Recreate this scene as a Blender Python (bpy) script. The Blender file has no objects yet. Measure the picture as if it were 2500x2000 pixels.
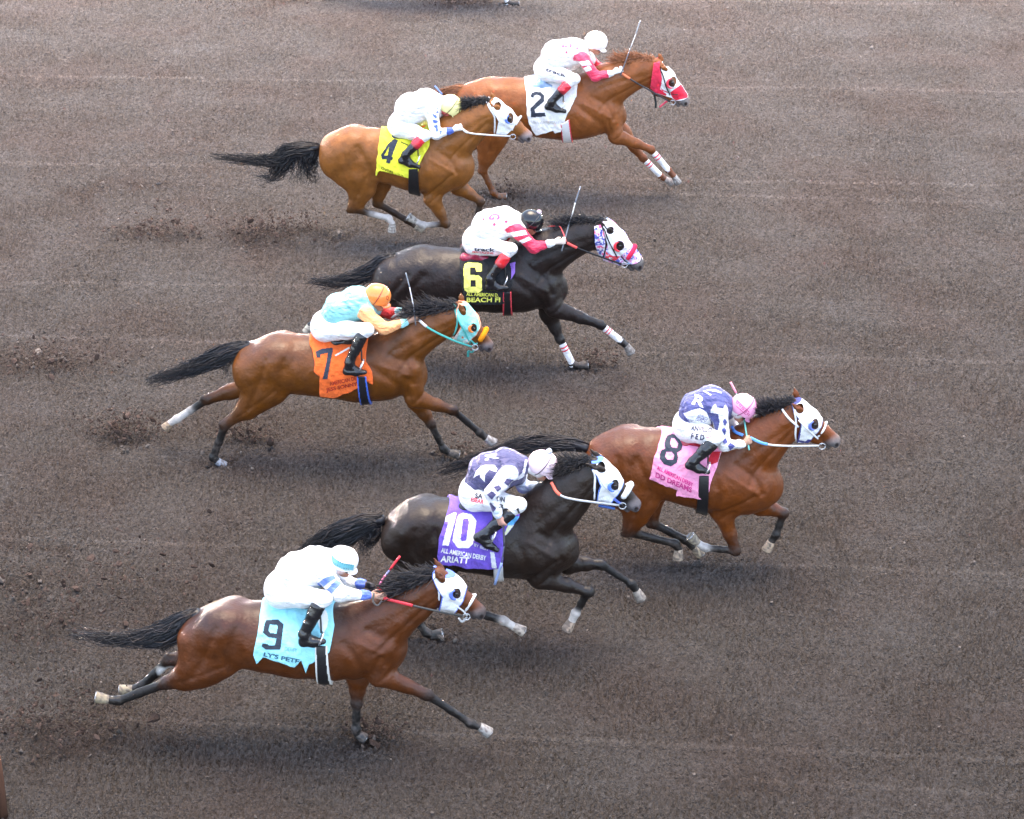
import bpy, math, random
import numpy as np
from mathutils import Vector, Matrix
from mathutils.bvhtree import BVHTree

random.seed(7)
RNG = np.random.RandomState(11)
scene = bpy.context.scene
COL = scene.collection

# ------------------------------------------------------------------ camera
PITCH = math.radians(28.0)
FPX = 6300.0                                   # focal length in photo pixels (photo is 2500 wide)
CAM_H = 2.0 + 25.3 * math.sin(PITCH)
CAM = np.array([0.0, -CAM_H / math.tan(PITCH), CAM_H])
ROLL = math.radians(1.7)
FW = np.array([0.0, math.cos(PITCH), -math.sin(PITCH)])
UP0 = np.array([0.0, math.sin(PITCH), math.cos(PITCH)])
XX = np.array([1.0, 0.0, 0.0])
RT = math.cos(ROLL) * XX + math.sin(ROLL) * UP0
UP = math.cos(ROLL) * UP0 - math.sin(ROLL) * XX
cd = bpy.data.cameras.new("camera")
cam = bpy.data.objects.new("camera", cd)
COL.objects.link(cam)
cd.sensor_width = 36.0
cd.lens = 36.0 * FPX / 2500.0
cd.clip_start = 0.5
cd.clip_end = 3000.0
cam.matrix_world = Matrix(((RT[0], UP[0], -FW[0], CAM[0]), (RT[1], UP[1], -FW[1], CAM[1]),
                           (RT[2], UP[2], -FW[2], CAM[2]), (0, 0, 0, 1)))
scene.camera = cam
scene.view_settings.view_transform = 'Standard'
scene.view_settings.look = 'None'
scene.view_settings.gamma = 1.0
scene.view_settings.exposure = 3.0
scene.view_settings.use_white_balance = True      # camera balanced for open shade
scene.view_settings.white_balance_temperature = 7700
scene.view_settings.white_balance_tint = 10

# ------------------------------------------------------------------ sky + sun
SUN_EL, SUN_AZ = math.radians(84), math.radians(-6)     # high, beyond the track, veiled
w = bpy.data.worlds.new("World")
scene.world = w
w.use_nodes = True
nt = w.node_tree
sky = nt.nodes.new("ShaderNodeTexSky")
sky.sky_type = 'NISHITA'
sky.sun_disc = False
sky.sun_elevation = SUN_EL
sky.sun_rotation = SUN_AZ
sky.air_density = 0.8
sky.dust_density = 1.5
sky.ozone_density = 0.5
bg = nt.nodes["Background"]
bg.inputs[1].default_value = 0.135
nt.links.new(sky.outputs[0], bg.inputs[0])
sd = bpy.data.lights.new("sun", 'SUN')
sd.energy = 0.6
sd.angle = math.radians(48)
sd.color = (1.0, 0.88, 0.72)
so = bpy.data.objects.new("sun", sd)
COL.objects.link(so)
sdir = Vector((math.sin(SUN_AZ) * math.cos(SUN_EL), math.cos(SUN_AZ) * math.cos(SUN_EL), math.sin(SUN_EL)))
so.rotation_euler = sdir.to_track_quat('Z', 'Y').to_euler()
so.location = (0, 30, 30)

# ------------------------------------------------------------------ photo geometry helpers
FR = {  # traced frames: x0, y0, scale (photo pixels per traced unit)
 'b9': (150, 1300, 1200/2156), 'b7': (350, 650, 900/2156), 'b8': (1050, 900, 1100/2156), 'b10': (700, 1050, 1000/2156),
 'b6': (720, 440, 900/2156), 'b4': (500, 180, 840/2156), 'b2': (1050, 40, 700/2156),
 'j9': (600, 1310, 380/1772), 'j7': (730, 670, 330/1725), 'j8': (1560, 920, 320/1725), 'j10': (1040, 1080, 360/1725),
 'j6': (1100, 480, 320/1725), 'j4': (900, 200, 260/1725), 'j2': (1270, 60, 270/1552),
 'h9': (900, 1350, 320/2156), 'h7': (1020, 710, 210/2013), 'h8': (1850, 930, 240/2156), 'h10': (1380, 1080, 220/1997),
 'h6': (1370, 510, 230/2156), 'h4': (1130, 220, 190/2156), 'h2': (1500, 120, 220/2156)}

def ray_uv(u, v):
    return FW * FPX + RT * (u - 1250.0) - UP * (v - 1000.0)

def to_uv(f, x, y):
    a = FR[f]
    return a[0] + x * a[2], a[1] + y * a[2]

def ray(f, x, y):
    return ray_uv(*to_uv(f, x, y))

def on_y(f, x, y, Y):
    d = ray(f, x, y)
    return CAM + d * ((Y - CAM[1]) / d[1])

def on_z(f, x, y, z):
    d = ray(f, x, y)
    return CAM + d * ((z - CAM[2]) / d[2])

def uv_on_z(u, v, z=0.0):
    d = ray_uv(u, v)
    return CAM + d * ((z - CAM[2]) / d[2])

def m_per_unit(f, P):
    return np.dot(P - CAM, FW) / FPX * FR[f][2]

# ------------------------------------------------------------------ materials
def srgb(r, g, b):
    return tuple(((c / 255.0) / 12.92 if c / 255.0 <= 0.04045 else ((c / 255.0 + 0.055) / 1.055) ** 2.4) for c in (r, g, b))

def mat_attr(name, rough, spec=0.5, bump=0.0, bscale=60.0, var=0.12, vscale=14.0, coat=0.0, sheen=0.0, stretch=(1, 1, 1), transl=0.0):
    m = bpy.data.materials.new(name)
    m.use_nodes = True
    t = m.node_tree
    p = t.nodes["Principled BSDF"]
    p.inputs["Roughness"].default_value = rough
    p.inputs["Specular IOR Level"].default_value = spec
    p.inputs["Coat Weight"].default_value = coat
    p.inputs["Coat Roughness"].default_value = 0.15
    p.inputs["Sheen Weight"].default_value = sheen
    a = t.nodes.new("ShaderNodeAttribute")
    a.attribute_name = "Col"
    tc = t.nodes.new("ShaderNodeTexCoord")
    mp = t.nodes.new("ShaderNodeMapping")
    mp.inputs["Scale"].default_value = stretch
    t.links.new(tc.outputs["Object"], mp.inputs[0])
    n = t.nodes.new("ShaderNodeTexNoise")
    n.inputs["Scale"].default_value = vscale
    n.inputs["Detail"].default_value = 5.0
    t.links.new(mp.outputs[0], n.inputs["Vector"])
    mr = t.nodes.new("ShaderNodeMapRange")
    mr.inputs[1].default_value = 0.3
    mr.inputs[2].default_value = 0.7
    mr.inputs[3].default_value = 1.0 - var
    mr.inputs[4].default_value = 1.0 + var
    t.links.new(n.outputs[0], mr.inputs[0])
    vm = t.nodes.new("ShaderNodeVectorMath")
    vm.operation = 'SCALE'
    t.links.new(a.outputs["Color"], vm.inputs[0])
    t.links.new(mr.outputs[0], vm.inputs["Scale"])
    t.links.new(vm.outputs[0], p.inputs["Base Color"])
    if bump > 0:
        n2 = t.nodes.new("ShaderNodeTexNoise")
        n2.inputs["Scale"].default_value = bscale
        n2.inputs["Detail"].default_value = 4.0
        t.links.new(mp.outputs[0], n2.inputs["Vector"])
        b = t.nodes.new("ShaderNodeBump")
        b.inputs["Strength"].default_value = bump
        b.inputs["Distance"].default_value = 0.02
        t.links.new(n2.outputs[0], b.inputs["Height"])
        t.links.new(b.outputs[0], p.inputs["Normal"])
    return m

M = {}
M['coat'] = mat_attr('horse_coat', 0.44, 0.5, 0.10, 26.0, 0.10, 9.0, coat=0.05, sheen=0.0)
def vary_rough(m, lo, hi, scale):
    t = m.node_tree; p = t.nodes["Principled BSDF"]
    n = t.nodes.new("ShaderNodeTexNoise"); n.inputs["Scale"].default_value = scale; n.inputs["Detail"].default_value = 6.0
    tc = t.nodes.new("ShaderNodeTexCoord"); t.links.new(tc.outputs["Object"], n.inputs["Vector"])
    r = t.nodes.new("ShaderNodeMapRange"); r.inputs[1].default_value = 0.35; r.inputs[2].default_value = 0.65; r.inputs[3].default_value = lo; r.inputs[4].default_value = hi
    t.links.new(n.outputs[0], r.inputs[0]); t.links.new(r.outputs[0], p.inputs["Roughness"])
M['coat'] = mat_attr('horse_coat', 0.44, 0.38, 0.28, 34.0, 0.16, 11.0, coat=0.0)
vary_rough(M['coat'], 0.34, 0.60, 7.0)
M['hair'] = mat_attr('hair', 0.42, 0.5, 0, 10, 0.25, 30.0)
M['hoof'] = mat_attr('hoof', 0.55, 0.4, 0.2, 50, 0.2, 30.0)
M['cloth'] = mat_attr('cloth', 0.75, 0.25, 0.8, 10.0, 0.05, 12.0, sheen=0.1)
M['silk'] = mat_attr('silk', 0.5, 0.4, 1.0, 13.0, 0.05, 12.0, sheen=0.1, stretch=(0.6, 1.2, 1.5))
for k_ in ('silk', 'cloth'):
    for n_ in M[k_].node_tree.nodes:
        if n_.type == 'BUMP': n_.inputs['Distance'].default_value = 0.05
M['leather'] = mat_attr('leather', 0.22, 0.6, 0.25, 22.0, 0.1, 12.0)
M['shell'] = mat_attr('shell', 0.14, 0.55, 0.0, 22.0, 0.02, 12.0)
M['skin'] = mat_attr('skin', 0.5, 0.4, 0.1, 40.0, 0.06, 20.0)
M['fleece'] = mat_attr('fleece', 0.9, 0.1, 0.8, 120.0, 0.1, 60.0)
M['metal'] = mat_attr('metal', 0.25, 0.8, 0.0, 40.0, 0.05, 20.0)
M['metal'].node_tree.nodes["Principled BSDF"].inputs["Metallic"].default_value = 0.8
M['strap'] = mat_attr('strap', 0.4, 0.5, 0.1, 60.0, 0.06, 30.0)
M['eye'] = mat_attr('eye', 0.06, 0.7, 0.0, 60.0, 0.0, 30.0)
M['dirt'] = mat_attr('dirt', 0.95, 0.1, 0.5, 60.0, 0.25, 40.0)
M['wood'] = mat_attr('weathered_wood', 0.8, 0.2, 0.5, 30.0, 0.4, 20.0, stretch=(1, 1, 0.1))

# ------------------------------------------------------------------ objects
def props(o, label=None, cat=None, group=None, kind=None):
    if label: o['label'] = label
    if cat: o['category'] = cat
    if group: o['group'] = group
    if kind: o['kind'] = kind
    return o

def empty(name, loc, label=None, cat=None, group=None):
    o = bpy.data.objects.new(name, None)
    COL.objects.link(o)
    o.location = tuple(float(c) for c in loc)
    o.empty_display_size = 0.2
    return props(o, label, cat, group)

def world_of(o):
    loc = np.zeros(3)
    while o is not None:
        loc = loc + np.array(o.location)
        o = o.parent
    return loc

def mesh_obj(name, V, F, C, mat, parent=None, origin=None, smooth=True):
    """V (n,3) world, F list/array of quads or list of polygons, C (n,3) or single colour"""
    V = np.asarray(V, dtype=np.float64)
    base = world_of(parent) if parent is not None else np.zeros(3)
    org = np.asarray(origin) if origin is not None else base
    me = bpy.data.meshes.new(name)
    L = V - org
    if isinstance(F, np.ndarray):
        k = F.shape[1]
        nf = len(F)
        loops = F.astype(np.int32).ravel()
        starts = np.arange(nf, dtype=np.int32) * k
    else:
        nf = len(F)
        loops = np.array([i for f in F for i in f], dtype=np.int32)
        starts = np.cumsum([0] + [len(f) for f in F])[:-1].astype(np.int32)
    me.vertices.add(len(L))
    me.vertices.foreach_set("co", L.astype(np.float32).ravel())
    me.loops.add(len(loops))
    me.loops.foreach_set("vertex_index", loops)
    me.polygons.add(nf)
    me.polygons.foreach_set("loop_start", starts)
    me.polygons.foreach_set("use_smooth", np.full(nf, smooth, dtype=bool))
    me.update(calc_edges=True)
    ca = me.color_attributes.new("Col", 'FLOAT_COLOR', 'POINT')
    cc = np.ones((len(L), 4), dtype=np.float32)
    cc[:, :3] = np.asarray(C, dtype=np.float32)
    ca.data.foreach_set("color", cc.ravel())
    me.materials.append(mat)
    o = bpy.data.objects.new(name, me)
    COL.objects.link(o)
    o.location = tuple(org - base)
    if parent is not None:
        o.parent = parent
    return o

class Buf:
    def __init__(s):
        s.V, s.F, s.C, s.n = [], [], [], 0
    def add(s, V, F, C):
        V = np.asarray(V, dtype=np.float64).reshape(-1, 3)
        if len(V) == 0:
            return s
        s.V.append(V)
        cc = np.zeros((len(V), 3)); cc[:] = C
        s.C.append(cc)
        s.F += [tuple(int(i) + s.n for i in f) for f in F]
        s.n += len(V)
        return s
    def obj(s, name, mat, parent=None, origin=None, smooth=True):
        if not s.V:
            return None
        return mesh_obj(name, np.vstack(s.V), s.F, np.vstack(s.C), mat, parent, origin, smooth)

def tube(path, rad, n=8, flat=1.0, side=None):
    """tapered tube along path with caps"""
    P = [np.asarray(p, float) for p in path]
    if not hasattr(rad, '__len__'):
        rad = [rad] * len(P)
    V, F = [], []
    prev = None
    for i, p in enumerate(P):
        t = P[min(i + 1, len(P) - 1)] - P[max(i - 1, 0)]
        t = t / (np.linalg.norm(t) + 1e-9)
        if prev is None:
            a = np.array([0, 1.0, 0]) if side is None else np.asarray(side, float)
            if abs(np.dot(a, t)) > 0.95: a = np.array([0, 0, 1.0])
        else:
            a = prev
        a = a - t * np.dot(a, t); a /= (np.linalg.norm(a) + 1e-9)
        prev = a
        b = np.cross(t, a)
        for k in range(n):
            an = 2 * math.pi * k / n
            V.append(p + (a * math.cos(an) * flat + b * math.sin(an)) * rad[i])
    for i in range(len(P) - 1):
        for k in range(n):
            F.append((i * n + k, i * n + (k + 1) % n, (i + 1) * n + (k + 1) % n, (i + 1) * n + k))
    F.append(tuple(range(n - 1, -1, -1)))
    F.append(tuple((len(P) - 1) * n + k for k in range(n)))
    return np.array(V), F

def smooth_path(P, n):
    P = np.asarray(P, float)
    if len(P) < 3:
        t = np.linspace(0, 1, n)[:, None]
        return P[0] * (1 - t) + P[-1] * t
    Q = np.vstack([2 * P[0] - P[1], P, 2 * P[-1] - P[-2]])
    out = []
    m = len(P) - 1
    for s in np.linspace(0, m - 1e-6, n):
        i = int(s); t = s - i
        p0, p1, p2, p3 = Q[i], Q[i + 1], Q[i + 2], Q[i + 3]
        out.append(0.5 * ((2 * p1) + (-p0 + p2) * t + (2 * p0 - 5 * p1 + 4 * p2 - p3) * t * t + (-p0 + 3 * p1 - 3 * p2 + p3) * t ** 3))
    return np.array(out)

# ------------------------------------------------------------------ implicit surfaces
def rc(a, b, ra, rb, k=0.03, ys=1.0, col=None, sub=False):
    return dict(a=np.asarray(a, float), b=np.asarray(b, float), ra=ra, rb=rb, k=k, ys=ys, col=col, sub=sub)

def ball(a, r, k=0.03, ys=1.0, col=None, sub=False):
    return rc(a, np.asarray(a, float) + 1e-5, r, r, k, ys, col, sub)

def prim_d(p, X, Y, Z):
    a, b, ys = p['a'], p['b'], p['ys']
    px, py, pz = X - a[0], (Y - a[1]) / ys, Z - a[2]
    bx, by, bz = b[0] - a[0], (b[1] - a[1]) / ys, b[2] - a[2]
    L2 = bx * bx + by * by + bz * bz + 1e-12
    t = np.clip((px * bx + py * by + pz * bz) / L2, 0, 1)
    d = np.sqrt((px - t * bx) ** 2 + (py - t * by) ** 2 + (pz - t * bz) ** 2) - (p['ra'] + (p['rb'] - p['ra']) * t)
    return d * min(1.0, ys) if ys < 1 else d

def field(prims, vox, infl=0.0, clip=None):
    lo = np.min([np.minimum(p['a'], p['b']) - max(p['ra'], p['rb']) * max(1, p['ys']) for p in prims if not p['sub']], axis=0) - infl - 3 * vox
    hi = np.max([np.maximum(p['a'], p['b']) + max(p['ra'], p['rb']) * max(1, p['ys']) for p in prims if not p['sub']], axis=0) + infl + 3 * vox
    if clip is not None:
        lo = np.maximum(lo, clip[0]); hi = np.minimum(hi, clip[1])
    n = np.maximum(np.ceil((hi - lo) / vox).astype(int) + 1, 4)
    D = np.full(n, 1.0, dtype=np.float32)
    ax = [lo[i] + vox * np.arange(n[i]) for i in range(3)]
    for p in prims:
        m = max(p['ra'], p['rb']) * max(1, p['ys']) + p['k'] + abs(infl) + 3 * vox
        l = np.minimum(p['a'], p['b']) - m
        h = np.maximum(p['a'], p['b']) + m
        i0 = np.clip(np.floor((l - lo) / vox).astype(int), 0, n)
        i1 = np.clip(np.ceil((h - lo) / vox).astype(int) + 1, 0, n)
        if np.any(i1 - i0 < 1):
            continue
        X = ax[0][i0[0]:i1[0]][:, None, None]
        Y = ax[1][i0[1]:i1[1]][None, :, None]
        Z = ax[2][i0[2]:i1[2]][None, None, :]
        d = prim_d(p, X, Y, Z).astype(np.float32)
        S = D[i0[0]:i1[0], i0[1]:i1[1], i0[2]:i1[2]]
        k = p['k']
        if p['sub']:
            hh = np.clip(0.5 + 0.5 * (S + d) / k, 0, 1)        # smooth max(S, -d)
            S[...] = np.minimum(1.0, -d * (1 - hh) + S * hh + k * hh * (1 - hh))
        else:
            hh = np.clip(0.5 + 0.5 * (S - d) / k, 0, 1)
            S[...] = S * (1 - hh) + d * hh - k * hh * (1 - hh)
    return D - infl, lo, vox, ax

def nets(D, lo, vox):
    """naive surface nets"""
    nx, ny, nz = D.shape
    S = D < 0
    cn = np.array([nx - 1, ny - 1, nz - 1])
    ids_all, pos_all, quads = [], [], []
    def cid(i, j, k):
        return (i * cn[1] + j) * cn[2] + k
    for axn in range(3):
        s0 = [slice(None)] * 3; s1 = [slice(None)] * 3
        s0[axn] = slice(0, -1); s1[axn] = slice(1, None)
        A = S[tuple(s0)]; B = S[tuple(s1)]
        I = np.argwhere(A != B)
        o1, o2 = [(1, 2), (2, 0), (0, 1)][axn]
        ok = (I[:, o1] > 0) & (I[:, o2] > 0) & (I[:, o1] < D.shape[o1] - 1) & (I[:, o2] < D.shape[o2] - 1)
        I = I[ok]
        J = I.copy(); J[:, axn] += 1
        d0 = D[I[:, 0], I[:, 1], I[:, 2]]; d1 = D[J[:, 0], J[:, 1], J[:, 2]]
        t = d0 / (d0 - d1)
        pos = I.astype(np.float64); pos[:, axn] += t
        inside0 = S[I[:, 0], I[:, 1], I[:, 2]]
        cs = []
        for (u, v) in ((-1, -1), (0, -1), (0, 0), (-1, 0)):
            c = I.copy(); c[:, o1] += u; c[:, o2] += v
            ci = cid(c[:, 0], c[:, 1], c[:, 2])
            cs.append(ci); ids_all.append(ci); pos_all.append(pos)
        q = np.stack(cs, axis=1)
        q[~inside0] = q[~inside0][:, ::-1]
        quads.append(q)
    ids = np.concatenate(ids_all); pos = np.concatenate(pos_all); Q = np.concatenate(quads)
    if len(ids) == 0:
        return np.zeros((0, 3)), np.zeros((0, 4), int)
    uq, inv = np.unique(ids, return_inverse=True)
    cnt = np.bincount(inv).astype(float)
    V = np.stack([np.bincount(inv, weights=pos[:, a]) / cnt for a in range(3)], axis=1)
    Fq = np.searchsorted(uq, Q)
    return lo + V * vox, Fq

def colours(V, prims, default, soft=0.012):
    use = [p for p in prims if not p['sub'] and p['col'] is not None]
    if not use:
        C = np.zeros((len(V), 3)); C[:] = default
        return C
    ds = np.stack([prim_d(p, V[:, 0], V[:, 1], V[:, 2]) for p in use], axis=1)
    ds -= ds.min(axis=1, keepdims=True)
    W = np.exp(-ds / soft)
    W /= W.sum(axis=1, keepdims=True)
    return W @ np.array([p['col'] for p in use])

def poly_sd(X, Z, poly):
    """signed distance to polygon (negative inside); X, Z arrays"""
    P = np.asarray(poly, float)
    d = np.full(np.broadcast(X, Z).shape, 1e9)
    ins = np.zeros(d.shape, bool)
    n = len(P)
    for i in range(n):
        a, b = P[i], P[(i + 1) % n]
        ex, ez = b[0] - a[0], b[1] - a[1]
        wx, wz = X - a[0], Z - a[1]
        t = np.clip((wx * ex + wz * ez) / (ex * ex + ez * ez + 1e-12), 0, 1)
        d = np.minimum(d, (wx - ex * t) ** 2 + (wz - ez * t) ** 2)
        c1 = (a[1] > Z) != (b[1] > Z)
        with np.errstate(divide='ignore', invalid='ignore'):
            xi = a[0] + (Z - a[1]) * ex / (ez if ez != 0 else 1e-12)
        ins ^= c1 & (X < xi)
    d = np.sqrt(d)
    return np.where(ins, -d, d)

_ns = {}
def vnoise(X, Z, s, seed=0):
    """smooth value noise in 2D"""
    r = _ns.setdefault(seed, np.random.RandomState(seed + 3).rand(64, 64))
    u, v = X / s, Z / s
    i, j = np.floor(u).astype(int), np.floor(v).astype(int)
    fu, fv = u - i, v - j
    fu = fu * fu * (3 - 2 * fu); fv = fv * fv * (3 - 2 * fv)
    g = lambda a, b: r[a % 64, b % 64]
    return (g(i, j) * (1 - fu) + g(i + 1, j) * fu) * (1 - fv) + (g(i, j + 1) * (1 - fu) + g(i + 1, j + 1) * fu) * fv - 0.5

def bvh_of(V, F):
    return BVHTree.FromPolygons([tuple(v) for v in V], [tuple(int(i) for i in f) for f in F])

def bvh_merge(parts):
    Vs, Fs, n = [], [], 0
    for V, F in parts:
        Vs.append(np.asarray(V)); Fs.append(np.asarray(F) + n); n += len(V)
    return bvh_of(np.vstack(Vs), np.vstack(Fs))

LIM = [1e9]
def hit(bvh, u, v, off=0.004):
    d = ray_uv(u, v); dn = d / np.linalg.norm(d)
    loc, nrm, idx, dist = bvh.ray_cast(Vector(CAM), Vector(dn), 200.0)
    if loc is None:
        return None
    return np.array(loc) - dn * off

def hitf(bvh, f, x, y, Yfall, off=0.0):
    p = hit(bvh, *to_uv(f, x, y), off=off)
    if p is None:
        p = on_y(f, x, y, Yfall)
    return p

def decal_poly(buf, bvh, f, polys, col, off=0.004, cell=1.15, far=None):
    """solid patch following the surface behind traced outlines (even-odd, so inner rings are holes)"""
    P = [np.array([to_uv(f, *p) for p in q]) for q in polys]
    allp = np.vstack(P)
    lo, hi = allp.min(axis=0), allp.max(axis=0)
    us = np.arange(lo[0] - cell, hi[0] + 2 * cell, cell); vs = np.arange(lo[1] - cell, hi[1] + 2 * cell, cell)
    U, Vv = np.meshgrid((us[:-1] + us[1:]) / 2, (vs[:-1] + vs[1:]) / 2, indexing='ij')
    ins = np.zeros(U.shape, bool)
    for q in P:
        ins ^= poly_sd(U, Vv, q) < 0
    idx = {}
    Vt, Ft = [], []
    dmax = 1e9
    def vid(i, j):
        key = (i, j)
        if key not in idx:
            p = hit(bvh, us[i], vs[j], off)
            if p is None or p[1] > LIM[0]:
                idx[key] = -1
            else:
                idx[key] = len(Vt); Vt.append(p)
        return idx[key]
    for i, j in np.argwhere(ins):
        q = [vid(i, j), vid(i, j + 1), vid(i + 1, j + 1), vid(i + 1, j)]
        if min(q) < 0:
            continue
        pts = [Vt[k] for k in q]
        if max(np.linalg.norm(pts[0] - pts[k]) for k in (1, 2, 3)) > 0.06:
            continue
        Ft.append(tuple(q))
    if Ft:
        buf.add(Vt, Ft, col)

_fontc = {}
def glyphs(s):
    if s in _fontc: return _fontc[s]
    cu = bpy.data.curves.new("txt", 'FONT')
    cu.body = s
    cu.offset = 0.03
    cu.resolution_u = 3
    o = bpy.data.objects.new("txt", cu)
    COL.objects.link(o)
    bpy.context.view_layer.update()
    dg = bpy.context.evaluated_depsgraph_get()
    me = o.evaluated_get(dg).to_mesh()
    V = np.array([tuple(v.co) for v in me.vertices])
    F = [tuple(p.vertices) for p in me.polygons]
    o.evaluated_get(dg).to_mesh_clear()
    bpy.data.objects.remove(o); bpy.data.curves.remove(cu)
    lo, hi = V.min(axis=0), V.max(axis=0)
    V = (V - lo) / (hi - lo + 1e-9)
    _fontc[s] = (V, F)
    return V, F

def decal_text(buf, bvh, f, s, tl, tr, bl, col, off=0.006):
    V, F = glyphs(s)
    tl, tr, bl = np.array(tl, float), np.array(tr, float), np.array(bl, float)
    out, ok = [], []
    for v in V:
        q = tl + (tr - tl) * v[0] + (bl - tl) * (1 - v[1])
        p = hit(bvh, *to_uv(f, q[0], q[1]), off=off)
        if p is not None and p[1] > LIM[0]: p = None
        ok.append(p is not None)
        out.append(p if p is not None else np.zeros(3))
    FF = [f_ for f_ in F if all(ok[i] for i in f_) and max(np.linalg.norm(out[f_[0]] - out[i]) for i in f_) < 0.25]
    buf.add(out, FF, col)

def star(cx, cy, r, rot=0.0):
    return [(cx + (r if i % 2 == 0 else r * 0.42) * math.sin(rot + i * math.pi / 5), cy - (r if i % 2 == 0 else r * 0.42) * math.cos(rot + i * math.pi / 5)) for i in range(10)]

def ell(cx, cy, rx, ry, n=20):
    return [(cx + rx * math.cos(2 * math.pi * i / n), cy + ry * math.sin(2 * math.pi * i / n)) for i in range(n)]

WHITE = (0.80, 0.80, 0.80)
BLACK = (0.012, 0.012, 0.014)
# ------------------------------------------------------------------ horse builder
GREY = (0.055, 0.05, 0.052)

def leg_prims(P, side, kind, coat, low, sock, R=1.0):
    """P: list of 3D joints. fore: shoulder, elbow, knee, fetlock, coronet ; hind: hip, stifle, hock, fetlock, coronet"""
    S, E, K, F, C = P
    out = []
    sockc = (0.50, 0.46, 0.43)
    lc_top = low
    fc = sockc if sock >= 1 else low
    cc = sockc if sock >= 2 else low
    v = (E + F - 2 * K); nv = np.linalg.norm(v)
    if kind == 'fore':
        out.append(rc(S, E, 0.135 * R, 0.10 * R, 0.06, 0.8, coat))
        mid = E * 0.45 + K * 0.55
        out.append(rc(E, mid, 0.108 * R, 0.070 * R, 0.05, 0.8, coat))
        out.append(rc(mid, K, 0.068 * R, 0.047 * R, 0.03, 0.9, [0.5 * a + 0.5 * b for a, b in zip(coat, low)]))
        out.append(ball(K, 0.055 * R, 0.03, 0.9, low))
        top, bot = 0.042, 0.037
    else:
        # S hip, E stifle
        out.append(rc(S, E, 0.20 * R, 0.135 * R, 0.08, 0.72, coat))
        mid = E * 0.5 + K * 0.5
        out.append(rc(E, mid, 0.125 * R, 0.078 * R, 0.06, 0.75, coat))
        out.append(rc(mid, K, 0.082 * R, 0.055 * R, 0.04, 0.8, [0.55 * a + 0.45 * b for a, b in zip(coat, low)]))
        hp = K - (v / nv * 0.035 if nv > 0.05 else 0)
        out.append(rc(K, hp, 0.058 * R, 0.036 * R, 0.03, 0.8, low))
        out.append(rc(mid - (v / (nv + 1e-6)) * 0.05, hp, 0.03 * R, 0.022 * R, 0.03, 0.8, low))
        top, bot = 0.047, 0.042
    m2 = K * 0.45 + F * 0.55
    out.append(rc(K, m2, top * R, bot * R, 0.02, 0.72, low))
    out.append(rc(m2, F, bot * R, bot * R, 0.015, 0.75, cc))
    bk = F + (F - K) / (np.linalg.norm(F - K) + 1e-6) * 0.004
    vf = (K + C - 2 * F); nf = np.linalg.norm(vf)
    eb = F - (vf / nf * 0.018 if nf > 0.03 else 0)
    out.append(rc(F, eb, 0.047 * R, 0.036 * R, 0.02, 0.9, fc))
    out.append(rc(F, C, 0.038 * R, 0.040 * R, 0.02, 0.95, fc))
    return out

def disp_lines(V, N, lines, Y):
    """shallow muscle grooves / ridges: (xz polyline, radius, depth)"""
    off = np.zeros(len(V))
    for poly, R, dep, side in lines:
        R = R * 1.2; dep = dep * 0.98
        sp_ = smooth_path(poly, 9) if len(poly) > 2 else poly
        P = [np.array([p[0], p[2]]) for p in sp_]
        d = np.full(len(V), 9.0)
        for a, b in zip(P[:-1], P[1:]):
            e = b - a
            wx, wz = V[:, 0] - a[0], V[:, 2] - a[1]
            t = np.clip((wx * e[0] + wz * e[1]) / (e @ e + 1e-9), 0, 1)
            d = np.minimum(d, np.sqrt((wx - e[0] * t) ** 2 + (wz - e[1] * t) ** 2))
        g = np.exp(-(d / R) ** 2)
        m = np.clip((np.abs(V[:, 1] - Y) - 0.04) / 0.05, 0, 1)
        off += g * dep * m
    return off

def vnormals(V, F):
    n = np.zeros_like(V)
    a, b, c, d = (V[F[:, i]] for i in range(4))
    fn = np.cross(c - a, d - b)
    for i in range(4):
        for k in range(3):
            n[:, k] += np.bincount(F[:, i], weights=fn[:, k], minlength=len(V))
    return n / (np.linalg.norm(n, axis=1, keepdims=True) + 1e-12)

def strands(buf, roots, dirs, lens, col, wid=0.004, seg=6, curl=0.02, grav=0.03, taper=0.25):
    m = len(roots)
    t = np.linspace(0, 1, seg + 1)
    for i in range(m):
        r, d, L = roots[i], dirs[i], lens[i]
        ph = RNG.rand(3) * 6.28
        sg = RNG.randn(3) * curl
        P = r[None, :] + d[None, :] * (t[:, None] * L) + np.stack([np.sin(t * 5 + ph[k]) * sg[k] * t for k in range(3)], axis=1)
        P[:, 2] -= grav * t * t
        V, F = tube(P, [wid * (1 - (1 - taper) * q) for q in t], n=3)
        c = np.array(col) * (0.7 + 0.7 * RNG.rand()) + np.array((0.025, 0.016, 0.010)) * (RNG.rand() < 0.15)
        buf.add(V, F, c)

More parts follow.
